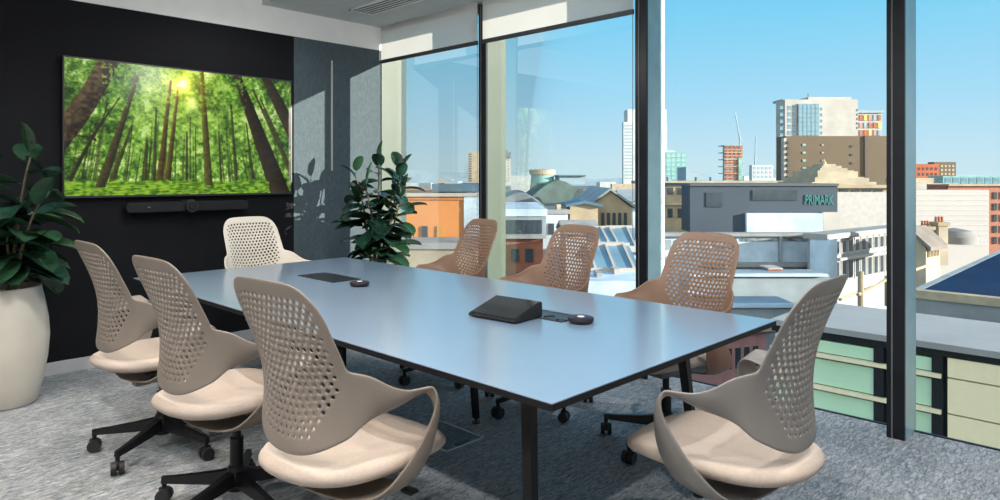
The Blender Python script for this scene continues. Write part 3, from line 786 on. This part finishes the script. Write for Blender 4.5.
# far low blocks on the horizon
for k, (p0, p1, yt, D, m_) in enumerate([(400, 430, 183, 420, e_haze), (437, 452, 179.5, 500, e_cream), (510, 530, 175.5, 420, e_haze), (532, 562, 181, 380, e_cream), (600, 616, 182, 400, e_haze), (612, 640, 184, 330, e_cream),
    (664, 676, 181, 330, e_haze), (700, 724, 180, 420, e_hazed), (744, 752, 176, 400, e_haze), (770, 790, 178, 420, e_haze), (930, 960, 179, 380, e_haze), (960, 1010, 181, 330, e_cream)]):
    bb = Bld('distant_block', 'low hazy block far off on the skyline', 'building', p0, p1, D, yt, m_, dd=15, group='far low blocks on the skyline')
# striped tower and slim tower (left)
t = Bld('apartment_tower', 'slim tower with dark and yellow stripes beyond the orange building', 'tower', 468, 478, 300, 152, e_cream, dd=6)
t.pgrid(468.4, 472, 153, 182, 1, 12, e_win, .8, .6); t.pgrid(474.5, 477.5, 153, 182, 1, 12, mat('ochre_panel', (.5, .34, .08), .6), .8, .5, nm='panel')
t.box('roof_mast', e_hazed, 472, 474, 148.5, 152)
t = Bld('apartment_tower', 'slim pale tower just right of the first mullion', 'tower', 503.5, 511, 400, 152, e_haze, dd=6); t.pgrid(504, 510, 156, 182, 2, 9, e_tan, .5, .5)
t.box('crown', e_haze, 505, 507.5, 150, 152)
# orange building
o_ = Bld('office_building', 'bright orange rendered building with one narrow window left of first mullion', 'building', 330, 466, 42, 194.5, e_orange, dd=22)
o_.box('white_band', e_white, 330, 480, 193, 196.5, -.2, .3); o_.box('white_panel', e_cool, 464, 480, 194, 300, -.12, 9)
o_.box('roof_plant', e_blueroof, 425, 478, 184.5, 193, 4, 14); o_.box('roof_plant', e_hazed, 436, 452, 181.5, 185, 6, 12)
o_.pgrid(420, 430, 226, 246, 1, 1, e_win, .55, 1.0, t=.1); o_.box('window', mat('ochre_shutter', (.45, .25, .07), .6), 437, 443, 226, 246, -.08, .05)
for i_, px_ in enumerate((352, 372, 392)): o_.box('window', e_win, px_, px_+7, 226, 246, -.08, .05)
o_.box('cornice_line', mat('orange_cornice_render', (.55, .22, .07), .8), 330, 464, 198.5, 199.5, -.12, .05)  # thin cornice strip in close to the wall's own orange
l_ = Bld('low_annex', 'low pale annex with a flat grey roof under the orange wall', 'building', 340, 476, 37, 249, e_cream, dd=3.2, roof=e_concrete)
# grey-and-brick building
g_ = Bld('office_building', 'grey roofed block with dark window band above orange-red brick', 'building', 492, 543, 46, 214, e_brick, dd=13)
g_.box('attic', e_lead, 491, 546, 212, 236, -.25, 13); g_.box('parapet', e_cool, 491, 547, 209, 216, -.35, 13.2)
g_.pgrid(494, 542, 219, 234, 9, 1, e_win, .86, .9, t=.32); g_.pgrid(508, 536, 248, 262, 2, 1, e_win, .55, .9, t=.1)
g_.box('cornice', e_concrete, 491, 546, 235, 238, -.5, .2)
v_ = Bld('villa_block', 'small pale house with blue-tinted wall between brick block and graffiti wall', 'building', 543, 568, 58, 214, e_cool, dd=8, roof=e_concrete)
v_.pgrid(546, 556, 222, 236, 1, 1, e_win, .6, .8); v_.box('chimney', e_cream, 558, 562, 205, 214, 1, 2)
# big roofed hall with drum
def hall():
    D = 84; p = at(505, D)
    o = empty('market_hall', (p.x, p.y, GZ), TH0, 'large hall under green-grey curved roofs with a pale drum on top', 'building')
    w_ = (603-505)/FPX*D
    Z = lambda y: zat(y, D)-GZ; X = lambda px: (px-505)/FPX*D
    MB().box(0, w_, 0, 30, 0, Z(214)).build('wall', e_lead, o)
    def barrel(x0, x1, zb, zt, y0, y1, m, seg=14, ex=1.6):
        b = MB(); pts = []
        for i in range(seg+1):
            t = -1+2*i/seg; pts.append(((x0+x1)/2+(x1-x0)/2*t, zb+(zt-zb)*(1-abs(t)**ex)))
        b.hexa([(q[0], y0, q[1]) for q in pts]+[(x1, y0, zb-.5), (x0, y0, zb-.5)], [(q[0], y1, q[1]) for q in pts]+[(x1, y1, zb-.5), (x0, y1, zb-.5)])
        b.build('roof', m, o)
    barrel(X(488), X(552), Z(216), Z(193), -1, 22, e_lead, ex=2)
    barrel(X(515), X(612), Z(218), Z(180), 6, 28, e_green, ex=1.5)
    b = MB(); b.lathe([(X(563)-X(535), 0), (X(563)-X(535), .1)], 3); b.b.free()
    cx = X(549.5); r = (X(563)-X(536))/2
    MB().lathe([(r, Z(184)), (r, Z(173.5))], 32, (cx, 14)).build('drum', e_wing, o)
    MB().lathe([(r*1.12, Z(174)), (r*1.16, Z(168.5)), (r*.9, Z(168)), (0, Z(167))], 32, (cx, 14)).build('drum_crown', e_cream, o)
    MB().box(X(568), X(597), 12, 20, Z(185), Z(175)).build('roof_box', e_hazed, o)
    MB().box(X(567), X(598), 11.6, 20.4, Z(176), Z(174.6)).build('roof_box_cap', e_blueroof, o)
    b = MB(); x0, x1 = X(574), X(592)
    pts = [(x0+(x1-x0)*i/10, Z(207)+(Z(189)-Z(207))*math.sin(math.pi*i/10)) for i in range(11)]
    b.hexa([(q[0], -2.2, q[1]) for q in pts], [(q[0], 4, q[1]) for q in pts]); b.build('end_gable', e_tan, o)
hall()
def gable(name, lab, px0, px1, D, yeave, yridge, dd, wall, roofm, wins=None, grid=None, rot=0, along=False, group=None, zb=GZ):
    p = at(px0, D); o = empty(name, (p.x, p.y, zb), TH0+R_(rot), lab, 'building', group); w_ = (px1-px0)/FPX*D
    ze, zr = zat(yeave, D)-zb, zat(yridge, D)-zb
    b = MB()
    if not along:
        b.hexa([(0, 0, 0), (w_, 0, 0), (w_, 0, ze), (w_/2, 0, zr), (0, 0, ze)], [(0, dd, 0), (w_, dd, 0), (w_, dd, ze), (w_/2, dd, zr), (0, dd, ze)]); b.build('wall', wall, o)
        b = MB(); th = .25
        b.hexa([(-.4, -.4, ze-.1), (w_/2, -.4, zr+.05), (w_/2, -.4, zr+.05+th), (-.4, -.4, ze+th-.1)], [(-.4, dd+.4, ze-.1), (w_/2, dd+.4, zr+.05), (w_/2, dd+.4, zr+.05+th), (-.4, dd+.4, ze+th-.1)])
        b.hexa([(w_+.4, -.4, ze-.1), (w_/2, -.4, zr+.05), (w_/2, -.4, zr+.05+th), (w_+.4, -.4, ze+th-.1)], [(w_+.4, dd+.4, ze-.1), (w_/2, dd+.4, zr+.05), (w_/2, dd+.4, zr+.05+th), (w_+.4, dd+.4, ze+th-.1)])
        b.build('roof', roofm, o)
    else:
        b.hexa([(0, 0, 0), (0, dd, 0), (0, dd, ze), (0, dd/2, zr), (0, 0, ze)], [(w_, 0, 0), (w_, dd, 0), (w_, dd, ze), (w_, dd/2, zr), (w_, 0, ze)]); b.build('wall', wall, o)
        b = MB(); b.hexa([(-.3, -.4, ze-.15), (-.3, dd/2, zr+.05), (-.3, dd/2, zr+.3), (-.3, -.4, ze+.1)], [(w_+.3, -.4, ze-.15), (w_+.3, dd/2, zr+.05), (w_+.3, dd/2, zr+.3), (w_+.3, -.4, ze+.1)])
        b.hexa([(-.3, dd+.4, ze-.15), (-.3, dd/2, zr+.05), (-.3, dd/2, zr+.3), (-.3, dd+.4, ze+.1)], [(w_+.3, dd+.4, ze-.15), (w_+.3, dd/2, zr+.05), (w_+.3, dd/2, zr+.3), (w_+.3, dd+.4, ze+.1)])
        b.build('roof', roofm, o)
    if grid:
        gx0, gx1, gy0, gy1, nx, nz, m, fw, fh = grid
        X0, X1 = (gx0-px0)/FPX*D, (gx1-px0)/FPX*D; Z0, Z1 = zat(gy1, D)-zb, zat(gy0, D)-zb
        cw, ch_ = (X1-X0)/nx, (Z1-Z0)/nz
        me = MB().box(-cw*fw/2, cw*fw/2, -.1, .05, -ch_*fh/2, ch_*fh/2).mesh('window', m)
        for i in range(nx):
            for j in range(nz): link('window', me, None, o, (X0+(i+.5)*cw, 0, Z0+(j+.5)*ch_))
    return o
gf = gable('warehouse', 'tan rendered warehouse wall with faded mural behind the middle window chair', 570, 598, 60, 206, 204, 4.5, e_tan, e_blueroof, rot=0)
MB().box(.9, 2.0, -.12, .02, 14.8, 16.1).build('mural', ext('faded_mural', (.30, .27, .22), n=.4, ns=2.5), gf)
gable('gabled_hall', 'gabled hall with blue metal roof left of the second mullion', 588, 632, 66, 208, 191, 14, e_tan, e_lead, grid=(600, 628, 212, 228, 5, 1, e_win, .55, .9))
gable('shed', 'long shed with pale roof behind the gabled hall', 622, 654, 84, 200, 192, 5, e_cool, e_lead, along=True, grid=(626, 664, 203, 212, 6, 1, e_winb, .6, .8))
for k, (p0, p1, D, ye, yr, lab) in enumerate([(598, 616, 40, 243, 236, 'small blue pitched rooflight nearest the middle window chair'), (618, 650, 42, 247, 235, 'blue pitched rooflight against the second mullion'),
                                   (594, 632, 33.5, 269, 256, 'long low blue pitched rooflight lowest of the three'), (566, 596, 50, 232, 226, 'pale flat-roofed workshop behind the middle window chair')]):
    g3 = gable('rooflight' if k < 3 else 'workshop', lab, p0, p1, D, ye, yr, 5, e_cool, ext('rooflight_glass', (.14, .24, .31), n=.15, rough=.35) if k < 3 else e_concrete, along=True)
    if k < 3:
        w_ = (p1-p0)/FPX*D; ze, zr_ = zat(ye, D)-GZ, zat(yr, D)-GZ; nb_ = max(2, int(w_/1.1))
        for i_ in range(nb_+1):
            x_ = w_*i_/nb_; MB().hexa([(x_-.06, -.42, ze+.08), (x_-.06, 2.5, zr_+.3), (x_-.06, 2.5, zr_+.40), (x_-.06, -.42, ze+.18)], [(x_+.06, -.42, ze+.08), (x_+.06, 2.5, zr_+.3), (x_+.06, 2.5, zr_+.40), (x_+.06, -.42, ze+.18)]).build('glazing_bar', e_white, g3)
        MB().box(-.35, w_+.35, 2.4, 2.6, zr_+.25, zr_+.42).build('ridge_cap', e_white, g3); MB().box(-.35, w_+.35, -.6, -.4, ze-.25, ze+.12).build('gutter', e_white, g3)
ws = Bld('low_block', 'white flat roofed block below the blue rooflights', 'building', 586, 660, 30, 281, e_cool, dd=3)
ws.box('vent', e_concrete, 600, 606, 276, 281, 1, 2); ws.box('vent', e_white, 622, 628, 275, 281, 2, 3)
# white tower behind the second mullion
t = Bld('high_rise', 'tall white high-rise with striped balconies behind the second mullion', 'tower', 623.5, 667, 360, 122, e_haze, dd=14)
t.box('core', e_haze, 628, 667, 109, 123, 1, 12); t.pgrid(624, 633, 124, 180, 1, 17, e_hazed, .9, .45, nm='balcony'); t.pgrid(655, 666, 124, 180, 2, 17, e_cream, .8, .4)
t = Bld('glass_office', 'pale green glass office block right of the second mullion', 'building', 660, 686, 200, 152, e_wing, dd=14)
t.pgrid(661, 686, 153, 180, 5, 6, mat('light_glass', (.22, .40, .42), .2, noise=.2, nscale=.4, spec=.8), .85, .75); t.box('roof_cap', e_haze, 661, 676, 150.5, 152.5, 1, 10)
# curved arch roof
b = MB(); D = 150; Q = lambda px, py: (at(px, D).x, at(px, D).y, zat(py, D))
pts = [(686, 167), (692, 169), (698, 173), (703, 178), (706, 182), (686, 182)]
b.hexa([Q(*q) for q in pts], [(Q(*q)[0]+5, Q(*q)[1]+5, Q(*q)[2]) for q in pts]); tag(b.build('station_roof', e_hazed), 'dark sloping arched roof beside the green glass office', 'roof')
# tower under construction + cranes
t = Bld('unfinished_tower', 'unfinished concrete tower with orange netting under a crane', 'tower', 724.5, 743, 300, 145, e_concrete, dd=8)
t.pgrid(725, 742.5, 146, 180, 4, 11, e_redor, .62, .55, nm='netting', t=.3); t.box('hoist', e_wing, 738, 742, 158, 180, -.8, .1)
for k in range(5): t.box('floor_slab', e_cream, 724, 743.5, 145+k*7, 145.8+k*7, -.5, 8.3)
def crane(px, y0, y1, jx, jy, D, lab):
    b = MB(); r = .35
    def S(p, py): a = at(p, D); return (a.x, a.y, zat(py, D))
    b.cyl(S(px, y0), S(px, y1), r, r, 6)
    o = b.build('mast', e_hazed); p = at(px, D)
    ro = empty('tower_crane', (p.x, p.y, zat(y0, D)), 0, lab, 'crane')
    o.parent = ro; o.location = (-p.x, -p.y, -zat(y0, D))
    b = MB(); b.cyl(S(px, y1+2), S(jx, jy), r, r*.6, 6); b.cyl(S(px, y1+2), S(px+(px-jx)*.25, y1+3), r, r, 6); b.cyl(S(px+(px-jx)*.25, y1+3), S(px, y1-2), r*.5, r*.5, 6)
    o = b.build('jib', e_hazed); o.parent = ro; o.location = (-p.x, -p.y, -zat(y0, D))
crane(740, 145, 138, 735, 112, 300, 'tower crane with raised jib on the unfinished tower')
crane(755, 180, 162, 756, 136, 280, 'second crane with upright jib right of the unfinished tower')
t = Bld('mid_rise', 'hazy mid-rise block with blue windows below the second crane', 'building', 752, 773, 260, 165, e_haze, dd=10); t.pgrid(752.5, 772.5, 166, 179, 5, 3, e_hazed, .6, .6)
# stone building with square windows, long parapet
s_ = Bld('stone_building', 'tan stone building with square dark windows and long parapet', 'building', 655, 822, 92, 183, e_tan, dd=16)
s_.box('cornice', e_cream, 654, 823, 181, 184.5, -.6, 16); s_.box('lower_cornice', e_cream, 655, 822, 203, 205, -.4, .1)
s_.pgrid(665, 705, 187, 195, 4, 1, e_win, .62, .9, t=.1); s_.pgrid(665, 705, 208, 218, 4, 1, e_win, .5, .9, t=.1)
for px in (672, 701, 716): s_.box('roof_vent', e_hazed, px, px+2.5, 177, 182, 2, 3)
# brown slab, white tower, colourful tower
t = Bld('hotel_tower', 'white tower with blue glass bay rising behind the brown block', 'tower', 785, 858, 165, 99.5, e_white, dd=18)
t.box('glass_bay', e_winb, 797, 818, 104, 136, -.5, .2); t.pgrid(797.5, 818, 104.5, 136, 5, 7, mat('pale_blue_pane', (.14, .26, .33), .15, spec=.8), .8, .8, nm='pane', t=.6)
t.pgrid(787, 796, 105, 136, 2, 5, e_winb, .75, .7); t.pgrid(779.5, 783.5, 104, 180, 1, 11, e_winb, .8, .5); t.box('roof_block', e_concrete, 786, 800, 98, 100, 2, 8); t.box('roof_block', e_white, 812, 856, 96, 100, 2, 14)
t.box('mast', e_concrete, 814, 815, 92, 97, 3, 3.4); t.pgrid(856, 858, 108, 130, 1, 5, e_win, .5, .5); t.pgrid(820, 822.5, 106, 136, 1, 5, e_winb, .8, .5)
t = Bld('apartment_tower', 'colourful red, yellow and white striped tower behind the brown block', 'tower', 858, 882, 170, 112, e_white, dd=12)
t.box('roof_cap', e_hazed, 857, 883, 110.5, 113, -.5, 12); cols = [e_redor, mat('panel_yellow', (.6, .42, .10), .6), e_pinkb, e_hazed, e_brick]
for i_ in range(5):
    for j_ in range(3): t.box('panel', cols[(i_+j_*2) % 5], 859+i_*4.7, 861.6+i_*4.7, 115+j_*7.5, 120.5+j_*7.5, -.25, .1)
br_ = Bld('office_block', 'large brown windowless-looking block with few small windows below white tower', 'building', 786, 892, 125, 136, e_brown, dd=14)
br_.box('dark_end', mat('ext_dark_brown', (.07, .055, .05), .7), 864, 867, 136, 190, -.3, .1)
for px in (804, 823):
    pass
br_.pgrid(802, 806, 141, 180, 1, 5, e_wing, .8, .28, t=.12); br_.pgrid(821, 824, 141, 180, 1, 5, e_concrete, .8, .2, t=.12); br_.pgrid(850, 853, 142, 176, 1, 4, e_win, .8, .25, t=.12)
br_.pgrid(785.2, 787.4, 140, 180, 1, 7, e_win, .9, .5, nm='vent', t=.8); br_.box('white_corner', e_white, 783.5, 786, 138, 190, -.2, 1)
# stepped classical building
def classical():
    D = 78; p = at(820, D); o = empty('classical_building', (p.x, p.y, GZ), TH0, 'cream stone building crowned by a stepped pyramid roof', 'building')
    X = lambda px: (px-820)/FPX*D; Z = lambda y: zat(y, D)-GZ
    MB().box(0, X(895), 0, 14, 0, Z(186)).build('wall', e_cream, o)
    MB().box(-.5, X(895), -.6, 16, Z(188), Z(185)).build('cornice', e_tan, o)
    b = MB(); c = X(853)
    for hw_px, ya, yb_, k in ((33, 186.5, 182, 0), (28, 182.2, 178, 1), (25.5, 178.2, 177, 2), (21, 177, 171, 3), (19, 171.2, 170, 4), (14.5, 170, 167.5, 5), (10.5, 167.6, 165, 6), (6.5, 165.2, 163, 7)):
        hw = hw_px/FPX*D; b.box(c-hw, c+hw, 2+k*.5, 12-k*.5, Z(ya), Z(yb_))
    b.build('stepped_roof', e_cream, o); MB().cyl((c, 7, Z(165)), (c, 7, Z(157.5)), .5, .05, 8).build('finial', e_tan, o)
    me = MB().box(-.5, .5, -.1, .05, -.6, .6).mesh('window', e_win)
    for i in range(5): link('window', me, None, o, (X(832+i*11.5), 0, Z(195)))
    MB().box(X(834), X(892), -.35, 0, Z(232), Z(192)).build('scaffold_sheet', ext('white_sheeting', (0.370, 0.363, 0.356), n=.06, ns=2), o)
classical()
# the dark box with the teal sign
pk = Bld('store_plant_room', 'dark grey boxed upper storey carrying teal lettering', 'building', 690, 837.5, 58, 184.5, e_grey, dd=9, ybot=232)
pk.box('coping', mat('ext_dark_coping', (.05, .065, .08), .6), 689.5, 838, 183.5, 186, -.15, 9.1)
pk.box('louvre', e_win, 706, 722, 192.5, 207, -.08, .05); pk.box('louvre', e_win, 752, 797, 190, 200.5, -.08, .05)
pk.box('white_wall', e_cool, 745, 821, 213, 236, -.4, .4); pk.box('white_wall', e_white, 821, 838, 212, 236, -.41, 8)
fc = bpy.data.curves.new('lettering', 'FONT'); fc.body = 'PRIMARK'; fc.extrude = .03; fc.offset = .018; fc.size = 1
tmp = bpy.data.objects.new('t', fc); col.objects.link(tmp); bpy.context.view_layer.update()
me = bpy.data.meshes.new_from_object(tmp.evaluated_get(bpy.context.evaluated_depsgraph_get())); bpy.data.objects.remove(tmp)
co = np.empty(len(me.vertices)*3, 'f'); me.vertices.foreach_get('co', co); co = co.reshape(-1, 3)
W0, H0 = co[:, 0].max()-co[:, 0].min(), co[:, 1].max()-co[:, 1].min()
tw, thh = (833.5-805)/FPX*58, (204.5-194.8)/FPX*58
co2 = np.stack([(co[:, 0]-co[:, 0].min())/W0*tw, -.02-co[:, 2]*.5, (co[:, 1]-co[:, 1].min())/H0*thh], -1)
me.vertices.foreach_set('co', co2.astype('f').ravel()); me.update(); me.name = 'sign_lettering'
link('sign_lettering', me, e_teal, pk.o, (pk.x(805), -.05, pk.z(204.5)))
# roofs and walls under the dark box
lw = Bld('department_store', 'long blue-white flat roofed store with streaked walls below the lettered box', 'building', 640, 822, 54, 235, e_cool, dd=6)
lw.box('parapet', e_concrete, 640, 822, 233, 236, -.4, 1); lw.box('streak_band', ext('ext_streaked', (.16, .19, .22), n=.6, ns=2.5), 742, 812, 238, 241, -.1, .1)
lw.box('pier', e_lead, 778, 781, 236, 268, -.3, .2); lw.box('pier', e_lead, 819, 821.5, 236, 275, -.3, .2); lw.box('ledge', e_concrete, 700, 822, 262, 265, -1.2, .2)
for i_ in range(7): lw.box('roof_light', e_lead, 650+i_*13, 658+i_*13, 240, 249, -.1, .1)
mr = Bld('service_roof', 'grey-blue lower service roof in front of the streaked store', 'building', 690, 830, 44, 275, e_lead, dd=9)
mr.box('parapet', e_cool, 690, 826, 273.5, 276, -.3, .2); mr.box('duct', e_concrete, 735, 745, 268, 275, 2, 3); mr.box('roof_unit', e_white, 747, 752, 267.5, 275, 3, 4)
hv = Bld('rooftop_unit', 'small red-orange rooftop unit on the service roof', 'rooftop unit', 768, 782, 46, 269, e_redor, dd=1.4, ybot=275)
hv.box('lid', e_white, 768, 782.5, 267.8, 269.3, -.1, 1.5)
# classical side street facade, turned
def side_facade():
    D = 50; p = at(826, D); o = empty('terrace_building', (p.x, p.y, GZ), TH0+R_(38), 'pale terrace with two rows of tall windows running back beside the mullion', 'building')
    L_ = 15; h = zat(238, D)-GZ
    MB().box(0, L_, 0, 1.4, 0, h).build('wall', ext('ext_cool_stone', (.27, .29, .30), n=.1), o)
    MB().box(-.5, L_, -.35, 1.5, h-.1, h+.3).build('cornice', e_concrete, o); MB().box(-.3, L_, -.35, .1, zat(262, D)-GZ, zat(259.5, D)-GZ).build('string_course', e_white, o)
    MB().box(-.4, .9, -.4, 1, 0, h).build('corner_pier', e_cool, o)
    for zz, hh in ((zat(248.5, D)-GZ, .85), (zat(273, D)-GZ, 1.35)):
        me = MB().box(-.27, .27, -.10, .05, -hh/2, hh/2).mesh('window', e_win); ms = MB().box(-.40, .40, -.06, .04, -hh/2-.15, hh/2+.15).mesh('window_surround', e_white)
        for i in range(12):
            w0 = link('window_surround', ms, None, o, (1.6+i*1.08, 0, zz)); link('window', me, None, w0)
side_facade()
# right of the third mullion
t = Bld('apartment_block', 'red-orange apartment block far right of the wide mullion', 'building', 905, 939, 190, 164, e_redor, dd=12); t.pgrid(917, 938, 166, 177, 5, 2, e_win, .5, .5); t.box('yellow_top', mat('panel_yellow2', (.75, .45, .03), .6), 908, 917.5, 154, 164, 1, 8)
t = Bld('apartment_block', 'brown block behind the red-orange block', 'building', 934, 956, 205, 162, e_brown, dd=10); t.pgrid(940, 955, 164, 176, 4, 3, e_cream, .5, .5)
t = Bld('stone_building', 'pale stone house with square dark windows above the white sheeted wall', 'building', 905, 959, 105, 183.5, e_white, dd=9); t.pgrid(932, 957, 185, 191, 3, 1, e_win, .55, .9); t.box('attic', e_cream, 915, 942, 178, 184, 2, 8)
t = Bld('brick_office', 'orange brick office with dark windows at the right edge', 'building', 948, 1060, 96, 184.5, e_brick, dd=16)
t.box('cornice', e_tan, 947, 1060, 184, 186, -.4, 1); t.pgrid(991, 1056, 190, 246, 9, 5, e_win, .5, .62, t=.12)
t = Bld('glass_hall', 'low green glass hall behind the orange brick office', 'building', 943, 1070, 135, 176, e_wing, dd=16); t.pgrid(944, 1040, 177, 186, 12, 1, e_winb, .8, .9)
sh = Bld('sheeted_building', 'building wrapped in white horizontal boarding right of the wide mullion', 'building', 895, 989, 84, 190, ext('white_boarding', (0.360, 0.348, 0.348), n=.03), dd=10)
for i_ in range(11): sh.box('board_joint', mat('board_joint_grey', (.42, .42, .43), .8), 895, 989, 195+i_*5, 195.5+i_*5, -.05, .02)
# pitched roof house with chimneys
gh = gable('terraced_house', 'house with dark pitched roof and pale wall below the sheeted building', 926, 962, 46, 248, 232, 2, e_cream, ext('slate_roof', (.15, .13, .12), n=.15, ns=1), along=True, grid=(928, 958, 251, 258, 8, 1, e_tan, .3, .9), rot=38)
def chimney(px, D, y0, y1, w_, lab):
    p = at(px, D); o = empty('chimney_stack', (p.x, p.y, zat(y1, D)), TH0, lab, 'chimney')
    h = zat(y0, D)-zat(y1, D); MB().box(-w_/2, w_/2, -.5, .5, -1.5, h-.25).build('stack', e_cream, o); MB().box(-w_/2-.1, w_/2+.1, -.6, .6, h-.25, h).build('cap', e_tan, o)
    for k in range(3): MB().cyl((-w_/2+.12+k*(w_-.24)/2, 0, h), (-w_/2+.12+k*(w_-.24)/2, 0, h+.4), .11, .09, 10).build('pot', e_brick, o, True)
chimney(925, 50, 226, 246, .62, 'chimney stack with clay pots nearer the wide mullion'); chimney(939, 50, 222, 244, .68, 'chimney stack with clay pots further from the wide mullion')
b = MB(); p = at(954, 51); b.lathe([(1.5, 0), (1.5, .5), (1.1, .95), (0, 1.15)], 24); tag(b.build('roof_dome', ext('grey_dome', (.17, .17, .17), n=.2), None, True, (p.x, p.y, zat(243, 51))), 'small round grey roof dome right of the two chimneys', 'dome')
# pink brick building low down
pb = Bld('brick_terrace', 'pink brick terrace with dark windows seen under the table edge', 'building', 672, 800, 34, 338, e_pinkb, dd=4, rot=20)
pb.box('cornice', e_cream, 672, 800, 335, 339, -.3, .2); pb.pgrid(690, 780, 352, 378, 8, 1, e_win, .5, .8, t=.08)
rs = Bld('flat_roof_block', 'low blue-grey flat roof between the pink terrace and the store', 'building', 640, 800, 36, 306, e_lead, dd=10); rs.box('parapet', e_cool, 640, 800, 304, 307, -.2, .3); rs.box('roof_frame', e_cool, 700, 742, 300, 302, 2, 3)

# neighbouring wing across the court: roof, coping and panelled facade parallel to the windows
K = 1.6667
nb = empty('neighbouring_wing', (20, 0, -10), 0, 'neighbouring wing with grey coping and green glass and cream facade panels', 'building')
X0 = 20.0; zt_ = 1.3-2.49*K; y0_, y1_ = -16, 8.2
def nbx(nm, m, x0, x1, y0, y1, z0, z1, bev=0): return MB().box(x0-20, x1-20, y0, y1, z0+10, z1+10, bevel=bev).build(nm, m, nb)
e_creamp = mat('cream_cladding', (.90, .80, .54), .8, noise=.02); e_greenp = mat('green_glass_panel', (.50, .74, .54), .4, noise=.06, nscale=.3, spec=.4)
nbx('wall', e_win, X0+.3, 24.5, y0_, y1_, -19, zt_-.25)
nbx('coping', ext('grey_coping', (0.288, 0.296, 0.304), n=.06, ns=.6), X0-.1, 23.9, y0_, y1_, zt_-.16, zt_)
nbx('roof', ext('wet_blue_roof', (.13, .38, .56), n=.15, ns=.4, rough=.2), 23.9, 26.2, y0_, y1_, zt_-.9, zt_-.5)
nbx('fascia', m_mull, X0-.02, X0+.3, y0_, y1_, zt_-.34, zt_-.16)
def yf(px, py=None):   # y on the facade plane for an image column
    k = (px-500)/FPX; return X0*(Rv.x-k*Fv.x)/(k*Fv.y-Rv.y)
yb = yf(942)
zr = [zt_-.34, -3.72, -4.62, -5.6, -6.6, -7.6]
for i in range(5):
    nbx('rail', mat('cream_rail', (.85, .75, .52), .5, noise=.05), X0-.14, X0+.02, yb, y1_, zr[i+1], zr[i+1]+.10)
    ys = [yb, yf(883), yf(883)+(yf(883)-yb)*1.55, y1_]
    for a, c in zip(ys, ys[1:]):
        nbx('glass_panel', e_greenp, X0+.02, X0+.3, a+.16, c-.10, zr[i+1]+.12, zr[i]-.08)
    # cream panels
    ya = yb-.12; wd = 6.0
    for q in range(3): nbx('cladding_panel', e_creamp, X0, X0+.3, ya-wd*(q+1)+.03, ya-wd*q, zr[i+1]+.04, zr[i]-.0)
for y in ys[:3]: nbx('mullion', m_mull, X0-.04, X0+.06, y-.02, y+.22, -8.5, zt_-.34)
# tan pipe rail at the roof edge
b = MB(); pr = []
b.tube([(24.6, 7.2, zt_+.25), (27.5, 7.1, zt_+.45), (33, 6.9, zt_+.5)], .06, 8); b.cyl((24.9, 7.2, zt_-.5), (24.9, 7.2, zt_+1.0), .10, .10, 10); b.cyl((27.5, 7.1, zt_-.5), (27.5, 7.1, zt_+.6), .06, .06, 10); b.tube([(24.7, 7.8, zt_+.0), (32, 7.7, zt_+.1)], .05, 8)
tag(b.build('roof_pipe', e_tan, None, True), 'tan pipes and post on the roof edge left of the wide mullion', 'pipe')
rf = empty('blue_roof_building', (26.2, 5.9, -10), 0, 'building with broad dark blue flat roof and tan edge at the right', 'building')
MB().box(0, 21, -40, 0, -9, 1.3-2.32*K+10).build('wall', e_concrete, rf); MB().box(.3, 21, -40, -.2, 1.3-2.32*K+10, 1.3-2.3*K+10.05).build('roof', mat('dark_blue_membrane', (.018, .04, .085), 1, spec=.0, noise=.12, nscale=.3), rf)
MB().box(-.1, .3, -40, .1, 1.3-2.42*K+10, 1.3-2.26*K+10).build('edge_band', ext('tan_edge', (.36, .30, .20), n=.2, ns=1.5), rf); MB().box(0, 21, -.15, .1, 1.3-2.42*K+10, 1.3-2.27*K+10).build('side_edge', e_lead, rf)
# added unseen block, outside the frame, that keeps the sun off the right-hand panes
struct(MB().box(4.35, 6.0, -16, -2.3, -19, 12).build('wall_added_sun_blocker', e_concrete))
